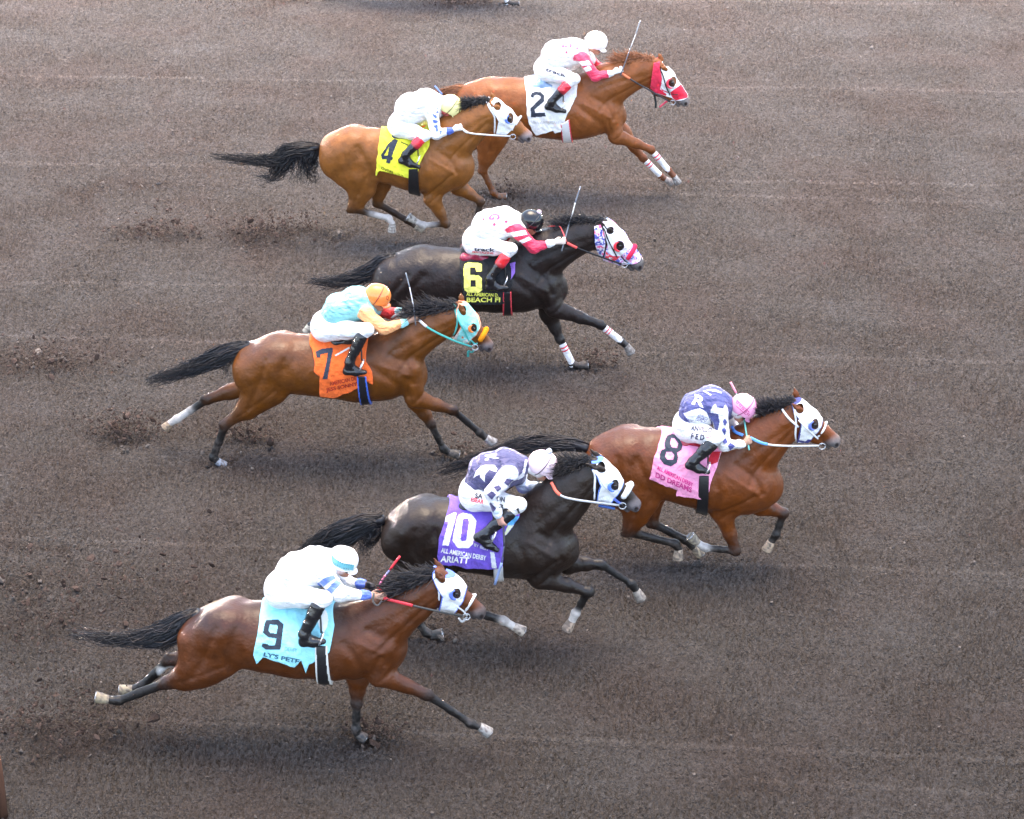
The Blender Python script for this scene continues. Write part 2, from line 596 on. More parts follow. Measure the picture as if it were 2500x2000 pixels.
def hair_flow(buf, path, widths, col, n, wid=0.006, Ymid=0, squash=0.6, t0=(0, 0.15), t1=(0.4, 1.02), wave=0.075):
    P = smooth_path(path, 26)
    Wd = np.interp(np.linspace(0, 1, 26), np.linspace(0, 1, len(widths)), widths)
    for i in range(n):
        a, b = RNG.uniform(*t0), RNG.uniform(*t1)
        ss = np.linspace(a, b, 13)
        ix = ss * 25
        i0 = np.clip(ix.astype(int), 0, 24); fr = (ix - i0)[:, None]
        C = P[i0] * (1 - fr) + P[i0 + 1] * fr
        wv = np.interp(ix, np.arange(26), Wd)
        th, rr = RNG.rand() * 6.283, math.sqrt(RNG.rand())
        oz, oy = math.sin(th) * rr, math.cos(th) * rr * squash
        ph = RNG.rand(2) * 6.28; fq = RNG.uniform(3, 8)
        am = wave * RNG.rand()
        dz = oz * wv + am * np.sin(fq * ss * 3 + ph[0]) * ss
        dy = oy * wv + am * np.sin(fq * ss * 3 + ph[1]) * ss
        T = P[np.clip(i0 + 1, 0, 25)] - P[i0]
        T /= (np.linalg.norm(T, axis=1, keepdims=True) + 1e-9)
        Nn = np.stack([-T[:, 2], np.zeros(13), T[:, 0]], axis=1)
        Q = C + Nn * dz[:, None]; Q[:, 1] += dy
        q = np.linspace(0, 1, 13)
        wd_ = wid * RNG.uniform(0.55, 1.15)
        V, F = tube(Q, [wd_ * (0.35 + 0.65 * math.sin(min(1, 0.25 + k) * math.pi * 0.98)) for k in q], n=3)
        tint = np.array((0.030, 0.018, 0.012)) * (RNG.rand() < 0.18)
        buf.add(V, F, np.array(col) * (0.6 + 0.8 * RNG.rand()) + tint)

def biggest(V, F):
    lab = np.arange(len(V))
    for _ in range(400):
        m = lab[F].min(axis=1)
        new = lab.copy()
        for i in range(4): np.minimum.at(new, F[:, i], m)
        new = new[new]
        if np.array_equal(new, lab): break
        lab = new
    u, c = np.unique(lab, return_counts=True)
    keep = lab == u[np.argmax(c)]
    idx = np.cumsum(keep) - 1
    return V[keep], idx[F[keep[F].all(axis=1)]]

def clad(prims, infl, polyxz, vox=0.007, Y=0.0, fold=0.0, skirt=0.0, holes=(), bb=None, seed=0, rough=0.0):
    P = np.asarray(polyxz)
    lo2 = P.min(axis=0) - 0.03; hi2 = P.max(axis=0) + 0.03
    D, lo, vx, ax = field(prims, vox, infl, clip=(np.array([lo2[0], -99, lo2[1] - (0 if skirt == 0 else 0)]), np.array([hi2[0], 99, hi2[1] + 0.2])))
    X = ax[0][:, None]; Z = ax[2][None, :]
    if skirt > 0:
        A = np.minimum.accumulate(D[:, :, ::-1], axis=2)[:, :, ::-1]
        D = D * (1 - skirt) + A * skirt
    if fold > 0:
        f = vnoise(X * 1.0 + Z * 0.35, Z * 0.35 - X * 0.1, 0.07, seed) + 0.5 * vnoise(X + Z * 0.5, Z * 0.6, 0.035, seed + 1)
        D = D + (fold * f)[:, None, :]
    pd = poly_sd(X + (vnoise(Z, X, 0.06, seed) * rough if rough else 0), Z + (vnoise(X, Z, 0.05, seed + 5) * rough if rough else 0), P)
    for (cx, cz, rx, rz, ang) in holes:
        ux = (X - cx) * math.cos(ang) + (Z - cz) * math.sin(ang)
        uz = -(X - cx) * math.sin(ang) + (Z - cz) * math.cos(ang)
        e = (1 - np.sqrt((ux / rx) ** 2 + (uz / rz) ** 2)) * min(rx, rz)
        pd = np.maximum(pd, e)
    D = np.maximum(D, pd[:, None, :].astype(np.float32))
    D[0] = 1; D[-1] = 1; D[:, 0] = 1; D[:, -1] = 1; D[:, :, 0] = 1; D[:, :, -1] = 1
    return biggest(*nets(D, lo, vx))

def mir(p, Y):
    return np.array([p[0], 2 * Y - p[1], p[2]])

def outside(q, b_, gap):
    """slide a point along its line of sight until it lies just outside the horse's near side"""
    d = q - CAM; dn = d / np.linalg.norm(d)
    loc, nrm, idx, dist = b_.ray_cast(Vector(CAM), Vector(dn), 200.0)
    if loc is None or dist > np.linalg.norm(d) + gap: return q
    t = (loc[1] - gap - CAM[1]) / dn[1]
    return CAM + dn * t

def strap_pts(bvh, f, pts, Y, off=0.006):
    return [hitf(bvh, f, x, y, Y, off) for x, y in pts]

def build_horse(h):
    hid, Y = h['id'], h['Y']
    LIM[0] = Y + 0.02
    b, hf, jf = 'b' + hid, 'h' + hid, 'j' + hid
    P3 = lambda x, y, lat=0.0: on_y(b, x, y, Y + lat)
    mpu = m_per_unit(b, P3(1000, 500))
    cs_ = h.get('gain', 0.52)
    sat = lambda c: tuple(max(0.004, (m_ + (x_ - m_) * 1.2) * cs_) for m_ in [sum(c) / 3] for x_ in c)
    coat, low = sat(h['coat']), sat(h['low'])
    pr = []
    T = h['torso']
    TP = [(P3(x, y), r * mpu) for x, y, r in T]
    ys_t = h.get('ys', 0.86)
    for (a, ra), (c, rb_) in zip(TP[:-1], TP[1:]):
        pr.append(rc(a, c, ra, rb_, 0.05, ys_t, coat))
    NK = [(P3(x, y), r * mpu) for x, y, r in h['neck']]
    nys = np.linspace(0.75, 0.60, len(NK))
    for i in range(len(NK) - 1):
        pr.append(rc(NK[i][0], NK[i + 1][0], NK[i][1], NK[i + 1][1], 0.06, nys[i], coat))
    barrel = list(pr)
    # croup / point of hip on both sides
    hipz = TP[1][0]
    for s in (-1, 1):
        q = hipz + np.array([0.06, s * 0.13, TP[1][1] * 0.50])
        pr.append(rc(q, q + np.array([-0.16, s * 0.01, -0.10]), 0.135, 0.13, 0.07, 1.0, coat))
    # legs
    hooves = []
    legs = []
    for kind in ('fore', 'hind'):
        for si, s in ((0, -1), (1, 1)):
            L = h[kind][si]
            if L is None: continue
            lat = [0.15, 0.145, 0.12, 0.11, 0.11, 0.11] if kind == 'fore' else [0.13, 0.16, 0.135, 0.13, 0.13, 0.13]
            J = [P3(x, y, s * l) for (x, y), l in zip(L['p'], lat)]
            lw = sat(L['low']) if 'low' in L else low
            pr += leg_prims(J[:5], s, kind, coat, lw, L.get('sock', 0), h.get('R', 1.0))
            hooves.append((J[3], J[4], J[5], L.get('hoof', (0.10, 0.09, 0.08)), L.get('sole', False)))
            legs.append((J, L))
    for cap in h.get('mass', []):
        cp3 = [(P3(x, y, -0.135), r * mpu) for x, y, r in cap]
        for (c0, r0), (c1, r1) in zip(cp3[:-1], cp3[1:]):
            pr.append(rc(c0, c1, r0, r1, 0.07, 0.6, coat))
            pr.append(rc(mir(c0, Y), mir(c1, Y) * 0.5 + mir(c0, Y) * 0.5, r0, (r0 + r1) / 2, 0.07, 0.6, coat))
    # head
    poll, nose = P3(*h['poll']), P3(*h['nose'])
    L = np.linalg.norm(nose - poll)
    U = (nose - poll) / L
    W = np.array([-U[2], 0, U[0]])
    hp = lambda u, v, y=0.0: poll + U * (u * L) + W * ((v + (0.085 if u < 0.45 else max(0.03, 0.085 - (u - 0.45) * 0.12))) * L) + np.array([0, y * L, 0])
    exx, eyy = h['hood']['holes'][1][:2]
    eq = on_y(hf, exx + h.get('edx', 0), eyy + 8, Y - 0.13 * L)
    eu, ev = float((eq - poll) @ U) / L, float((eq - poll) @ W) / L
    ep = lambda yy: poll + U * (eu * L) + W * (ev * L) + np.array([0, yy * L, 0])
    head = [rc(hp(0.06, -0.14), hp(0.36, -0.155), 0.125 * L, 0.15 * L, 0.03, 0.85, coat),
            rc(hp(0.36, -0.155), hp(0.66, -0.14), 0.150 * L, 0.105 * L, 0.03, 0.82, coat),
            rc(hp(0.66, -0.14), hp(0.90, -0.125), 0.105 * L, 0.098 * L, 0.03, 0.85, coat),
            rc(hp(0.25, -0.33), hp(0.42, -0.36), 0.165 * L, 0.145 * L, 0.03, 0.50, coat),
            rc(hp(0.44, -0.375), hp(0.80, -0.250), 0.12 * L, 0.068 * L, 0.03, 0.7, coat),
            rc(hp(0.88, -0.15, -0.05), hp(0.945, -0.15, -0.045), 0.075 * L, 0.055 * L, 0.03, 1, GREY),
            rc(hp(0.88, -0.15, 0.05), hp(0.945, -0.15, 0.045), 0.075 * L, 0.055 * L, 0.03, 1, GREY),
            rc(hp(0.84, -0.245), hp(0.90, -0.255), 0.055 * L, 0.042 * L, 0.02, 1.1, GREY)]
    for s in (-1, 1):
        head.append(rc(hp(eu - 0.06, -0.10, s * 0.115), hp(eu + 0.05, -0.11, s * 0.105), 0.05 * L, 0.035 * L, 0.02, 1, coat))   # brow
        head.append(rc(hp(0.42, -0.20, s * 0.105), hp(0.64, -0.17, s * 0.07), 0.022 * L, 0.015 * L, 0.03, 1, coat))       # facial crest
        head.append(ball(hp(0.945, -0.125, s * 0.118), 0.026 * L, 0.010, 1, None, True))                                    # nostril
        head.append(ball(ep(s * 0.165), 0.034 * L, 0.012, 1, None, True))                                    # eye socket
    head.append(rc(hp(0.80, -0.215, -0.2), hp(0.80, -0.215, 0.2), 0.006 * L, 0.006 * L, 0.008, 1, None, True))
    head.append(rc(hp(0.93, -0.222, -0.2), hp(0.93, -0.222, 0.2), 0.010 * L, 0.010 * L, 0.012, 1, None, True))
    ears = []
    for (bx, by, tx, ty), s in ((h['ear_near'], -1), (h['ear_far'], 1)):
        e0 = on_y(hf, bx, by, Y + s * (0.085 if s < 0 else 0.06)); e1 = on_y(hf, tx, ty, Y + s * (0.10 if s < 0 else 0.07))
        em = e0 * 0.55 + e1 * 0.45
        ears.append(rc(e0, em, 0.030, 0.029, 0.015, 0.6, coat))
        ears.append(rc(em, e1, 0.029, 0.006, 0.008, 0.6, coat))
        # concave opening
        dd = (e1 - e0) / np.linalg.norm(e1 - e0)
        nn = np.array([dd[2], 0, -dd[0]])
        if nn[0] < 0: nn = -nn
        ears.append(rc(e0 * 0.6 + e1 * 0.4 + nn * 0.018 + np.array([0, s * 0.014, 0]), e0 * 0.25 + e1 * 0.75 + nn * 0.012 + np.array([0, s * 0.01, 0]), 0.019, 0.007, 0.006, 1, None, True))
    pr += head + ears
    D, lo, vx, ax = field(pr, 0.0105)
    V, F = nets(D, lo, vx)
    C = colours(V, pr, coat)
    # paint: muzzle, nostril, eye surround, topline
    def paint(cen, r, col, amt=1.0):
        nonlocal C
        d = np.linalg.norm(V - cen, axis=1)
        wgt = (np.clip((r * 1.25 - d) / (r * 0.5), 0, 1) * amt)[:, None]
        C = C * (1 - wgt) + np.array(col) * wgt
    for s in (-1, 1):
        paint(ep(s * 0.145), 0.080 * L, (0.02, 0.016, 0.015), 0.85)
    paint(hp(0.96, -0.16), 0.17 * L, h.get('muzzle', GREY), 0.8)
    for s in (-1, 1):
        paint(hp(0.945, -0.125, s * 0.10), 0.034 * L, (0.012, 0.008, 0.008), 1.0)
        paint(hp(0.965, -0.10, s * 0.095), 0.014 * L, (0.25, 0.03, 0.04), 0.9)
    md_ = np.abs((V - hp(0.86, -0.225)) @ W + 0.10 * ((V - hp(0.86, -0.225)) @ U))
    um_ = ((V - poll) @ U) / L
    mk = (np.clip((0.008 - md_) / 0.006, 0, 1) * (um_ > 0.74) * (um_ < 0.97) * 0.8)[:, None]
    C = C * (1 - mk) + 0.008 * mk
    for (sx0, sy0, sl0, sr0, scol) in h.get('spots', []):
        paint(P3(sx0, sy0, sl0), sr0, scol, 1.0)
    N = vnormals(V, F)
    bk = sat(h['back']) if h.get('back') is not None else None
    tx = np.array([p[0][0] for p in TP]); tz = np.array([p[0][2] for p in TP]); tr = np.array([p[1] for p in TP])
    cz = np.interp(V[:, 0], tx, tz); cr = np.interp(V[:, 0], tx, tr)
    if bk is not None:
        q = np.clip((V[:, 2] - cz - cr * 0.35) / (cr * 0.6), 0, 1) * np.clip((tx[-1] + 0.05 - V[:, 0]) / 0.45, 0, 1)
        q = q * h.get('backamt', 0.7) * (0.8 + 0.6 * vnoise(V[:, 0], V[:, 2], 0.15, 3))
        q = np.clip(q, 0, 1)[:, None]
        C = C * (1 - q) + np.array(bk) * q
    und = h.get('belly')
    # soft dapple of the coat
    dap = 1 + 0.16 * vnoise(V[:, 0] + 0.7 * V[:, 1], V[:, 2], 0.11, 9) + 0.10 * vnoise(V[:, 0], V[:, 2] + V[:, 1], 0.045, 4)
    C = C * dap[:, None]
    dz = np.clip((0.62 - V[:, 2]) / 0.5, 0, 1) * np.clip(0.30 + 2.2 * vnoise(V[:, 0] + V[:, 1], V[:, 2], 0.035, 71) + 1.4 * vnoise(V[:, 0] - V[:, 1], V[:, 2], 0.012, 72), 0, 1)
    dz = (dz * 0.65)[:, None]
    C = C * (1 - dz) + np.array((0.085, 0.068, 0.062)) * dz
    # muscle relief
    S0, E0 = legs[0][0][0], legs[0][0][1]
    HS, HE, HK = legs[2][0][0], legs[2][0][1], legs[2][0][2]
    wz = TP[-3][0] + np.array([0, 0, TP[-3][1] * 0.75])
    chest = TP[-1][0]
    nk0, nk1, nkl = NK[0][0], NK[1][0], NK[-1][0]
    lines = []
    lines.append(([wz + np.array([0.10, 0, 0.0]), (wz + S0) / 2 + np.array([0.15, 0, 0]), chest + np.array([0.0, 0, 0.05])], 0.028, -0.016, 0))   # front of shoulder
    lines.append(([wz + np.array([-0.10, 0, -0.10]), S0 * 0.4 + E0 * 0.6 + np.array([-0.18, 0, 0.10]), E0 + np.array([-0.13, 0, 0.02])], 0.035, -0.016, 0))  # behind triceps
    lines.append(([wz + np.array([0.0, 0, -0.08]), S0 + np.array([0.05, 0, -0.02])], 0.022, 0.008, 0))     # scapula spine
    lines.append(([S0 + np.array([0.02, 0, -0.05]), E0 + np.array([-0.08, 0, 0.05])], 0.02, -0.012, 0))
    lines.append(([E0 + np.array([0.10, 0, 0.08]), E0 + np.array([-0.02, 0, -0.03])], 0.02, -0.010, 0))
    lines.append(([nk0 + np.array([0.10, 0, -NK[0][1] * 0.35]), nk1 + np.array([0.03, 0, -NK[1][1] * 0.45]), nkl + np.array([0, 0, -NK[-1][1] * 0.45])], 0.022, -0.012, 0))  # jugular
    lines.append(([nk0 + np.array([0, 0, NK[0][1] * 0.35]), nk1 + np.array([0, 0, NK[1][1] * 0.25]), nkl], 0.03, -0.007, 0))
    lines.append(([HS + np.array([-0.02, 0, 0.10]), HS * 0.3 + HE * 0.7 + np.array([-0.13, 0, 0.02]), HE * 0.5 + HK * 0.5 + np.array([0, 0, 0.02])], 0.03, -0.013, 0))  # hamstring
    lines.append(([HS + np.array([0.17, 0, 0.10]), HE + np.array([0.09, 0, 0.12]), HE + np.array([0.10, 0, -0.02])], 0.035, -0.014, 0))   # flank
    lines.append(([HE + np.array([0.02, 0, 0.03]), HK * 0.7 + HE * 0.3], 0.02, -0.007, 0))
    for i in range(6):                                                      # ribs
        x = wz[0] - 0.22 - i * 0.085
        c0 = np.interp(x, tx, tz); r0 = np.interp(x, tx, tr)
        lines.append(([np.array([x, 0, c0 + r0 * 0.4]), np.array([x - 0.05, 0, c0]), np.array([x - 0.03, 0, c0 - r0 * 0.65])], 0.018, -0.0035, 0))
    off = disp_lines(V, N, lines, Y)
    off += 0.008 * vnoise(V[:, 0] * 1.2, V[:, 2] + 0.4 * V[:, 1], 0.10, 21) + 0.003 * vnoise(V[:, 0], V[:, 2], 0.05, 22)
    off *= np.clip((np.abs(V[:, 2]) - 0.35) / 0.3, 0, 1)
    V = V + N * off[:, None]
    base = np.array([TP[3][0][0], Y, 0.0])
    root = empty('racehorse', base, h['label'], 'racehorse', 'racehorses galloping down the track')
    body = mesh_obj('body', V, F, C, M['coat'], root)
    bodyb = bvh_of(V, F)
    h['root'], h['bvh'], h['VF'] = root, bodyb, (V, F)
    # eyes
    for s in (-1, 1):
        q = ep(s * 0.134)
        VE, FE = nets(*field([ball(q, 0.034 * L, 0.01, 0.8)], 0.004)[:3])
        mesh_obj('eye', VE, FE, (0.008, 0.005, 0.004), M['eye'], root)
    # hooves
    for (Fk, Cc, Tt, col, sole) in hooves:
        d = Tt - Cc; ln = np.linalg.norm(d); d = d / ln
        ln = min(max(ln, 0.075), 0.115)
        Tt = Cc + d * ln
        a = Cc + d * 0.008
        hpn = [rc(a, Cc + d * ln * 0.92, 0.042, 0.056, 0.01, 0.95, col)]
        # toe side: where the pastern bends away from
        pd_ = Cc - Fk; pd_ /= (np.linalg.norm(pd_) + 1e-9)
        Dh, lh, vh, axh = field(hpn, 0.006)
        X, Yy, Z = np.meshgrid(*axh, indexing='ij')
        e = (X - Tt[0]) * d[0] + (Yy - Tt[1]) * d[1] + (Z - Tt[2]) * d[2]
        Dh = np.maximum(Dh, e.astype(np.float32))
        VH, FH = nets(Dh, lh, vh)
        t = np.clip(((VH - Cc) @ d) / ln, 0, 1)[:, None]
        hc = np.array(col) * 0.8 * (1.15 - 0.35 * t)
        dq = np.clip(0.35 + 2.0 * vnoise(VH[:, 0] + VH[:, 1], VH[:, 2], 0.02, 73), 0, 0.8)[:, None]
        hc = hc * (1 - dq) + np.array((0.09, 0.072, 0.065)) * dq
        ho = mesh_obj('hoof', VH, FH, hc, M['hoof'], root)
        # shoe rim
        n1 = np.cross(d, [0, 1, 0]); n1 /= np.linalg.norm(n1); n2 = np.cross(d, n1)
        ring = [Tt + (n1 * math.cos(a_) * 0.046 + n2 * math.sin(a_) * 0.044) for a_ in np.linspace(0.5, 5.8, 16)]
        VS, FS = tube(ring, 0.006, 6)
        bb = Buf(); bb.add(VS, FS, (0.45, 0.45, 0.47)); bb.obj('horseshoe', M['metal'], ho)
    h['foot'] = legs[1][0][3]
    # wraps
    for J, Lg in legs:
        if Lg.get('wrap'):
            K, Fk, Cc = J[2], J[3], J[4]
            a = K * 0.78 + Fk * 0.22
            wp = [rc(a, Fk, 0.043, 0.040, 0.01, 0.9, WHITE), rc(Fk, Fk * 0.7 + Cc * 0.3, 0.048, 0.040, 0.01, 0.9, WHITE)]
            red = (0.75, 0.03, 0.06)
            VW, FW_ = nets(*field(wp, 0.006)[:3])
            t = ((VW - a) @ (Fk - a)) / ((Fk - a) @ (Fk - a))
            cw = np.where(((np.abs(t - 0.10) < 0.035) | (np.abs(t - 0.25) < 0.03))[:, None], red, (0.78, 0.78, 0.80))
            dq = np.clip(0.02 + 0.5 * vnoise(VW[:, 0] + VW[:, 1], VW[:, 2], 0.025, 74) + 0.12 * t, 0, 0.3)[:, None]
            cw = cw * (1 - dq) + np.array((0.22, 0.18, 0.17)) * dq
            mesh_obj('leg_wrap', VW, FW_, cw, M['cloth'], root)
    # tail and mane
    tb = Buf()
    tp = [P3(*q) for q in h['tail']]
    hair_flow(tb, tp, [q * mpu for q in h['tailw']], h['hair'], h.get('tailn', 420), 0.0065, Y)
    core = smooth_path(tp[:max(3, len(tp) // 2 + 1)], 10)
    Vc, Fc = tube(core, [0.045, 0.05, 0.05, 0.045, 0.04, 0.034, 0.028, 0.02, 0.012, 0.005], 10)
    tb.add(Vc, Fc, np.array(h['hair']) * 0.8)
    for ex in h.get('locks', []):
        hair_flow(tb, [P3(*q) for q in ex[0]], [q * mpu for q in ex[1]], h['hair'], ex[2], 0.006, Y, t1=(0.35, 1.0))
    tb.obj('tail', M['hair'], root, origin=tp[0])
    mb = Buf()
    cr = []
    for i in range(1, len(NK)):
        a = NK[i - 1][0]; c = NK[min(i + 1, len(NK) - 1)][0]
        t = (c - a) / np.linalg.norm(c - a); nn = np.array([-t[2], 0, t[0]])
        cr.append(NK[i][0] + nn * NK[i][1] * 0.9)
    cr.append(hp(0.04, -0.03))
    cp = smooth_path(cr, 40)
    nm = int(h.get('manen', 520) * 1.9)
    md = np.array(h.get('maned', (-0.9, 0.0, 0.25)))
    roots, dirs, lens = [], [], []
    for i in range(nm):
        k = RNG.uniform(h.get('mane0', 0.12), 0.97); q = cp[int(k * 39)] + RNG.randn(3) * np.array([0.012, 0.014, 0.006])
        dd = md + RNG.randn(3) * np.array([0.20, 0.40, 0.22]) + np.array([0, -0.08, 0.16])
        roots.append(q); dirs.append(dd / np.linalg.norm(dd)); lens.append(1.45 * h.get('manel', 0.15) * RNG.uniform(0.5, 1.15) * (0.55 + 0.45 * math.sin(math.pi * min(1, k + 0.15))))
    strands(mb, roots, dirs, lens, h['hair'], 0.0085, 7, 0.018, 0.03, 0.15)
    mb.obj('mane', M['hair'], root, origin=cp[20])
    # saddle cloth
    def toxz(f, x, y):
        p = hitf(bodyb, f, x, y, Y)
        return (p[0], p[2])
    torso_pr = barrel
    cl = [toxz(jf, *q) for q in h['cloth']]
    poly = [(cl[0][0] + 0.02, cl[0][1] + 0.45)] + cl + [(cl[-1][0], cl[-1][1] + 0.45)]
    VC, FC = clad(torso_pr, 0.020, poly, 0.008, Y, fold=0.016, skirt=0.75, seed=int(hid) * 3, rough=0.012)
    ccol = np.zeros((len(VC), 3)); ccol[:] = h['clothcol']
    cb = Buf(); cb.add(VC, [tuple(q) for q in FC], ccol)
    cbv = bvh_merge([(VC, FC)])
    for polys, col in h.get('nums', []):
        decal_poly(cb, cbv, jf, polys, col)
    for s_, tl, tr, bl, col in h.get('text', []):
        decal_text(cb, cbv, jf, s_, tl, tr, bl, col)
    cb.obj('saddle_cloth', M['cloth'], root)
    # girth
    g = [toxz(jf, *q) for q in h['girth']]
    zl = min(q[1] for q in g) - 0.2
    gp = [(g[0][0], g[0][1] + 0.02), g[1], (g[2][0], g[2][1]), (g[2][0] + 0.005, zl), (g[1][0] + 0.0, zl)]
    gp = [g[0], g[1], (g[2][0], zl), (g[3][0], zl)]
    VG, FG = clad(torso_pr, 0.030, gp, 0.006, Y, skirt=0.0)
    def sld(a_, b_):
        e = np.array(b_) - np.array(a_); w_ = np.stack([VG[:, 0] - a_[0], VG[:, 2] - a_[1]], axis=1)
        return np.abs(w_[:, 0] * e[1] - w_[:, 1] * e[0]) / np.linalg.norm(e)
    sdg = -np.minimum(sld(gp[0], gp[3]), sld(gp[1], gp[2]))
    cg = np.zeros((len(VG), 3)); cg[:] = h['girthcol']
    if h.get('girthedge') is not None:
        cg[sdg > -0.014] = h['girthedge']
    gb = Buf(); gb.add(VG, [tuple(q) for q in FG], cg)
    gb.obj('girth', M['strap'], root)
    # saddle
    sx, sy, sl = h['saddle']
    sc0 = hitf(cbv, jf, sx, sy, Y - 0.15); zc = sc0[2]
    cN = sc0 + np.array([0, 0.018, -0.012]); cF = mir(cN, Y); dx_ = np.array([sl * 0.5, 0, 0]); up_ = np.array([0, 0, 0.05])
    spr = [rc(cN - dx_, cN + dx_, 0.040, 0.034, 0.03, 1, h['saddlecol']), rc(cF - dx_, cF + dx_, 0.040, 0.034, 0.03, 1, h['saddlecol']),
           rc(cN - dx_, cF - dx_, 0.045, 0.045, 0.05, 1, h['saddlecol']), rc(cN + up_, cF + up_, 0.05, 0.05, 0.05, 1, h['saddlecol']),
           rc(cN + dx_ * 0.6, cN + dx_ * 0.8 + np.array([0, -0.05, -0.12]), 0.035, 0.03, 0.04, 1, h['saddlecol']),
           rc(cF + dx_ * 0.6, cF + dx_ * 0.8 + np.array([0, 0.05, -0.12]), 0.035, 0.03, 0.04, 1, h['saddlecol'])]
    VV, FF = nets(*field(spr, 0.009)[:3])
    mesh_obj('saddle', VV, FF, h['saddlecol'], M['leather'], root)
    # hood
    hb_parts = [(V, F)]
    hood_prims = [p for p in head if not p['sub']] + [rc(NK[-1][0], hp(0.1, -0.16), NK[-1][1], 0.13 * L, 0.05, 0.62)] + barrel[-2:]
    hd = h['hood']
    def hxz(q):
        p = hitf(bodyb, hf, q[0], q[1], Y)
        return (p[0], p[2])
    hpol = [hxz(q) for q in hd['poly']]
    holes = []
    for (cx, cy, rx, ry) in hd['holes']:
        c0 = hitf(bodyb, hf, cx, cy, Y); mu = m_per_unit(hf, c0)
        ang = math.atan2(U[2], U[0]) * 0.0
        holes.append((c0[0], c0[2], rx * mu, ry * mu / math.cos(PITCH) , 0.15))
    VHd, FHd = clad(hood_prims, 0.013, hpol, 0.005, Y, fold=0.004, holes=holes, seed=int(hid))
    chd = np.zeros((len(VHd), 3)); chd[:] = hd['col']
    sdh = poly_sd(VHd[:, 0], VHd[:, 2], hpol)
    if hd.get('edge') is not None:
        chd[(sdh > -0.009)] = hd['edge']
    if hd.get('print'):
        n1 = vnoise(VHd[:, 0] + VHd[:, 1] * 0.5, VHd[:, 2], 0.022, 5); n2 = vnoise(VHd[:, 0], VHd[:, 2] + VHd[:, 1] * 0.5, 0.03, 6)
        chd[n1 > 0.12] = (0.70, 0.25, 0.50); chd[n1 < -0.16] = (0.10, 0.12, 0.45); chd[n2 > 0.28] = (0.25, 0.5, 0.75)
    hbuf = Buf(); hbuf.add(VHd, [tuple(q) for q in FHd], chd)
    hbv = bvh_merge([(V, F), (VHd, FHd)])
    for polys, col in hd.get('patch', []):
        hol = [ell(cx, cy, rx, ry) for (cx, cy, rx, ry) in hd['holes']] if False else []
        decal_poly(hbuf, bvh_merge([(VHd, FHd)]), hf, polys + hol, col, off=0.003, cell=0.9)
    hood = hbuf.obj('blinker_hood', M['cloth'], root, origin=hp(0.3, -0.15))
    if hd.get('scrim'):
        sp = [hxz(q) for q in hd['scrim']['poly']]
        VSm, FSm = clad(hood_prims + barrel[-3:], 0.016, sp, 0.006, Y, fold=0.012, seed=3)
        cs = np.zeros((len(VSm), 3)); cs[:] = hd['scrim']['col']
        if hd.get('print'):
            n1 = vnoise(VSm[:, 0], VSm[:, 2], 0.03, 5); n2 = vnoise(VSm[:, 0], VSm[:, 2], 0.02, 6)
            cs[:] = (0.72, 0.62, 0.72); cs[n1 > 0.08] = (0.78, 0.12, 0.28); cs[n1 < -0.14] = (0.08, 0.09, 0.36); cs[n2 > 0.20] = (0.75, 0.75, 0.8)
        mesh_obj('neck_cover', VSm, FSm, cs, M['cloth'], root)
        hb_parts.append((VSm, FSm))
        hbv = bvh_merge([(V, F), (VHd, FHd), (VSm, FSm)])
    # blinker cups: half shell behind the eye
    ex, ey, er, _ = hd['holes'][1]
    for s in (-1, 1):
        cupb = Buf()
        c0 = hitf(bodyb, hf, ex, ey, Y)
        mu = m_per_unit(hf, c0)
        if s > 0: c0 = mir(c0, Y)
        R_ = er * mu * 0.98
        cpath = []
        for k in range(11):
            a_ = math.radians(95 + 190 * k / 10)
            cpath.append(c0 + np.array([math.cos(a_) * R_ - 0.012, s * 0.022, math.sin(a_) * R_ * 1.25 - 0.004]))
        rr = [0.006 + 0.012 * math.sin(math.pi * k / 10) for k in range(11)]
        vv, ff = tube(cpath, rr, 8)
        cupb.add(vv, ff, h['cup'])
        cupb.obj('blinker_cup', M['shell'], hood if hood else root)
    # bridle straps
    sb = Buf()
    for pts, r, col in h['straps']:
        pp = smooth_path(strap_pts(hbv, hf, pts, Y, 0.004), 14)
        vv, ff = tube(pp, r, 8)
        sb.add(vv, ff, col)
        vv, ff = tube([mir(q, Y) for q in pp], r, 8)
        sb.add(vv, ff, col)
    bx, by = h['bit']
    bp = hitf(hbv, hf, bx, by, Y - 0.05, 0.01)
    sb.obj('bridle', M['strap'], root, origin=bp)
    rb = Buf()
    for s in (-1, 1):
        c = bp if s < 0 else mir(bp, Y)
        ring = [c + np.array([math.cos(a) * 0.034 + 0.004, s * 0.012, math.sin(a) * 0.034 - 0.012]) for a in np.linspace(0, 6.283, 18)]
        vv, ff = tube(ring, 0.0055, 6); rb.add(vv, ff, (0.65, 0.66, 0.68))
    vv, ff = tube([bp, mir(bp, Y)], 0.008, 8); rb.add(vv, ff, (0.5, 0.5, 0.52))
    rb.obj('bit', M['metal'], root, origin=bp)
    if h.get('roll'):
        pts, r, col, matn = h['roll']
        pp = strap_pts(hbv, hf, pts, Y, 0.0)
        full = smooth_path([*pp[::-1]] + [mir(q, Y) for q in pp], 22)
        vv, ff = tube(full, [r * (0.55 if k in (0, 21) else 1.0) for k in range(22)], 12)
        nb = Buf(); nb.add(vv, ff, col); nb.obj('noseband', M[matn], root)
    # stirrups and leathers, both sides (near one traced)
    ax_, ay_ = h['stirrup']
    s0 = on_y(jf, ax_, ay_, Y - 0.36)
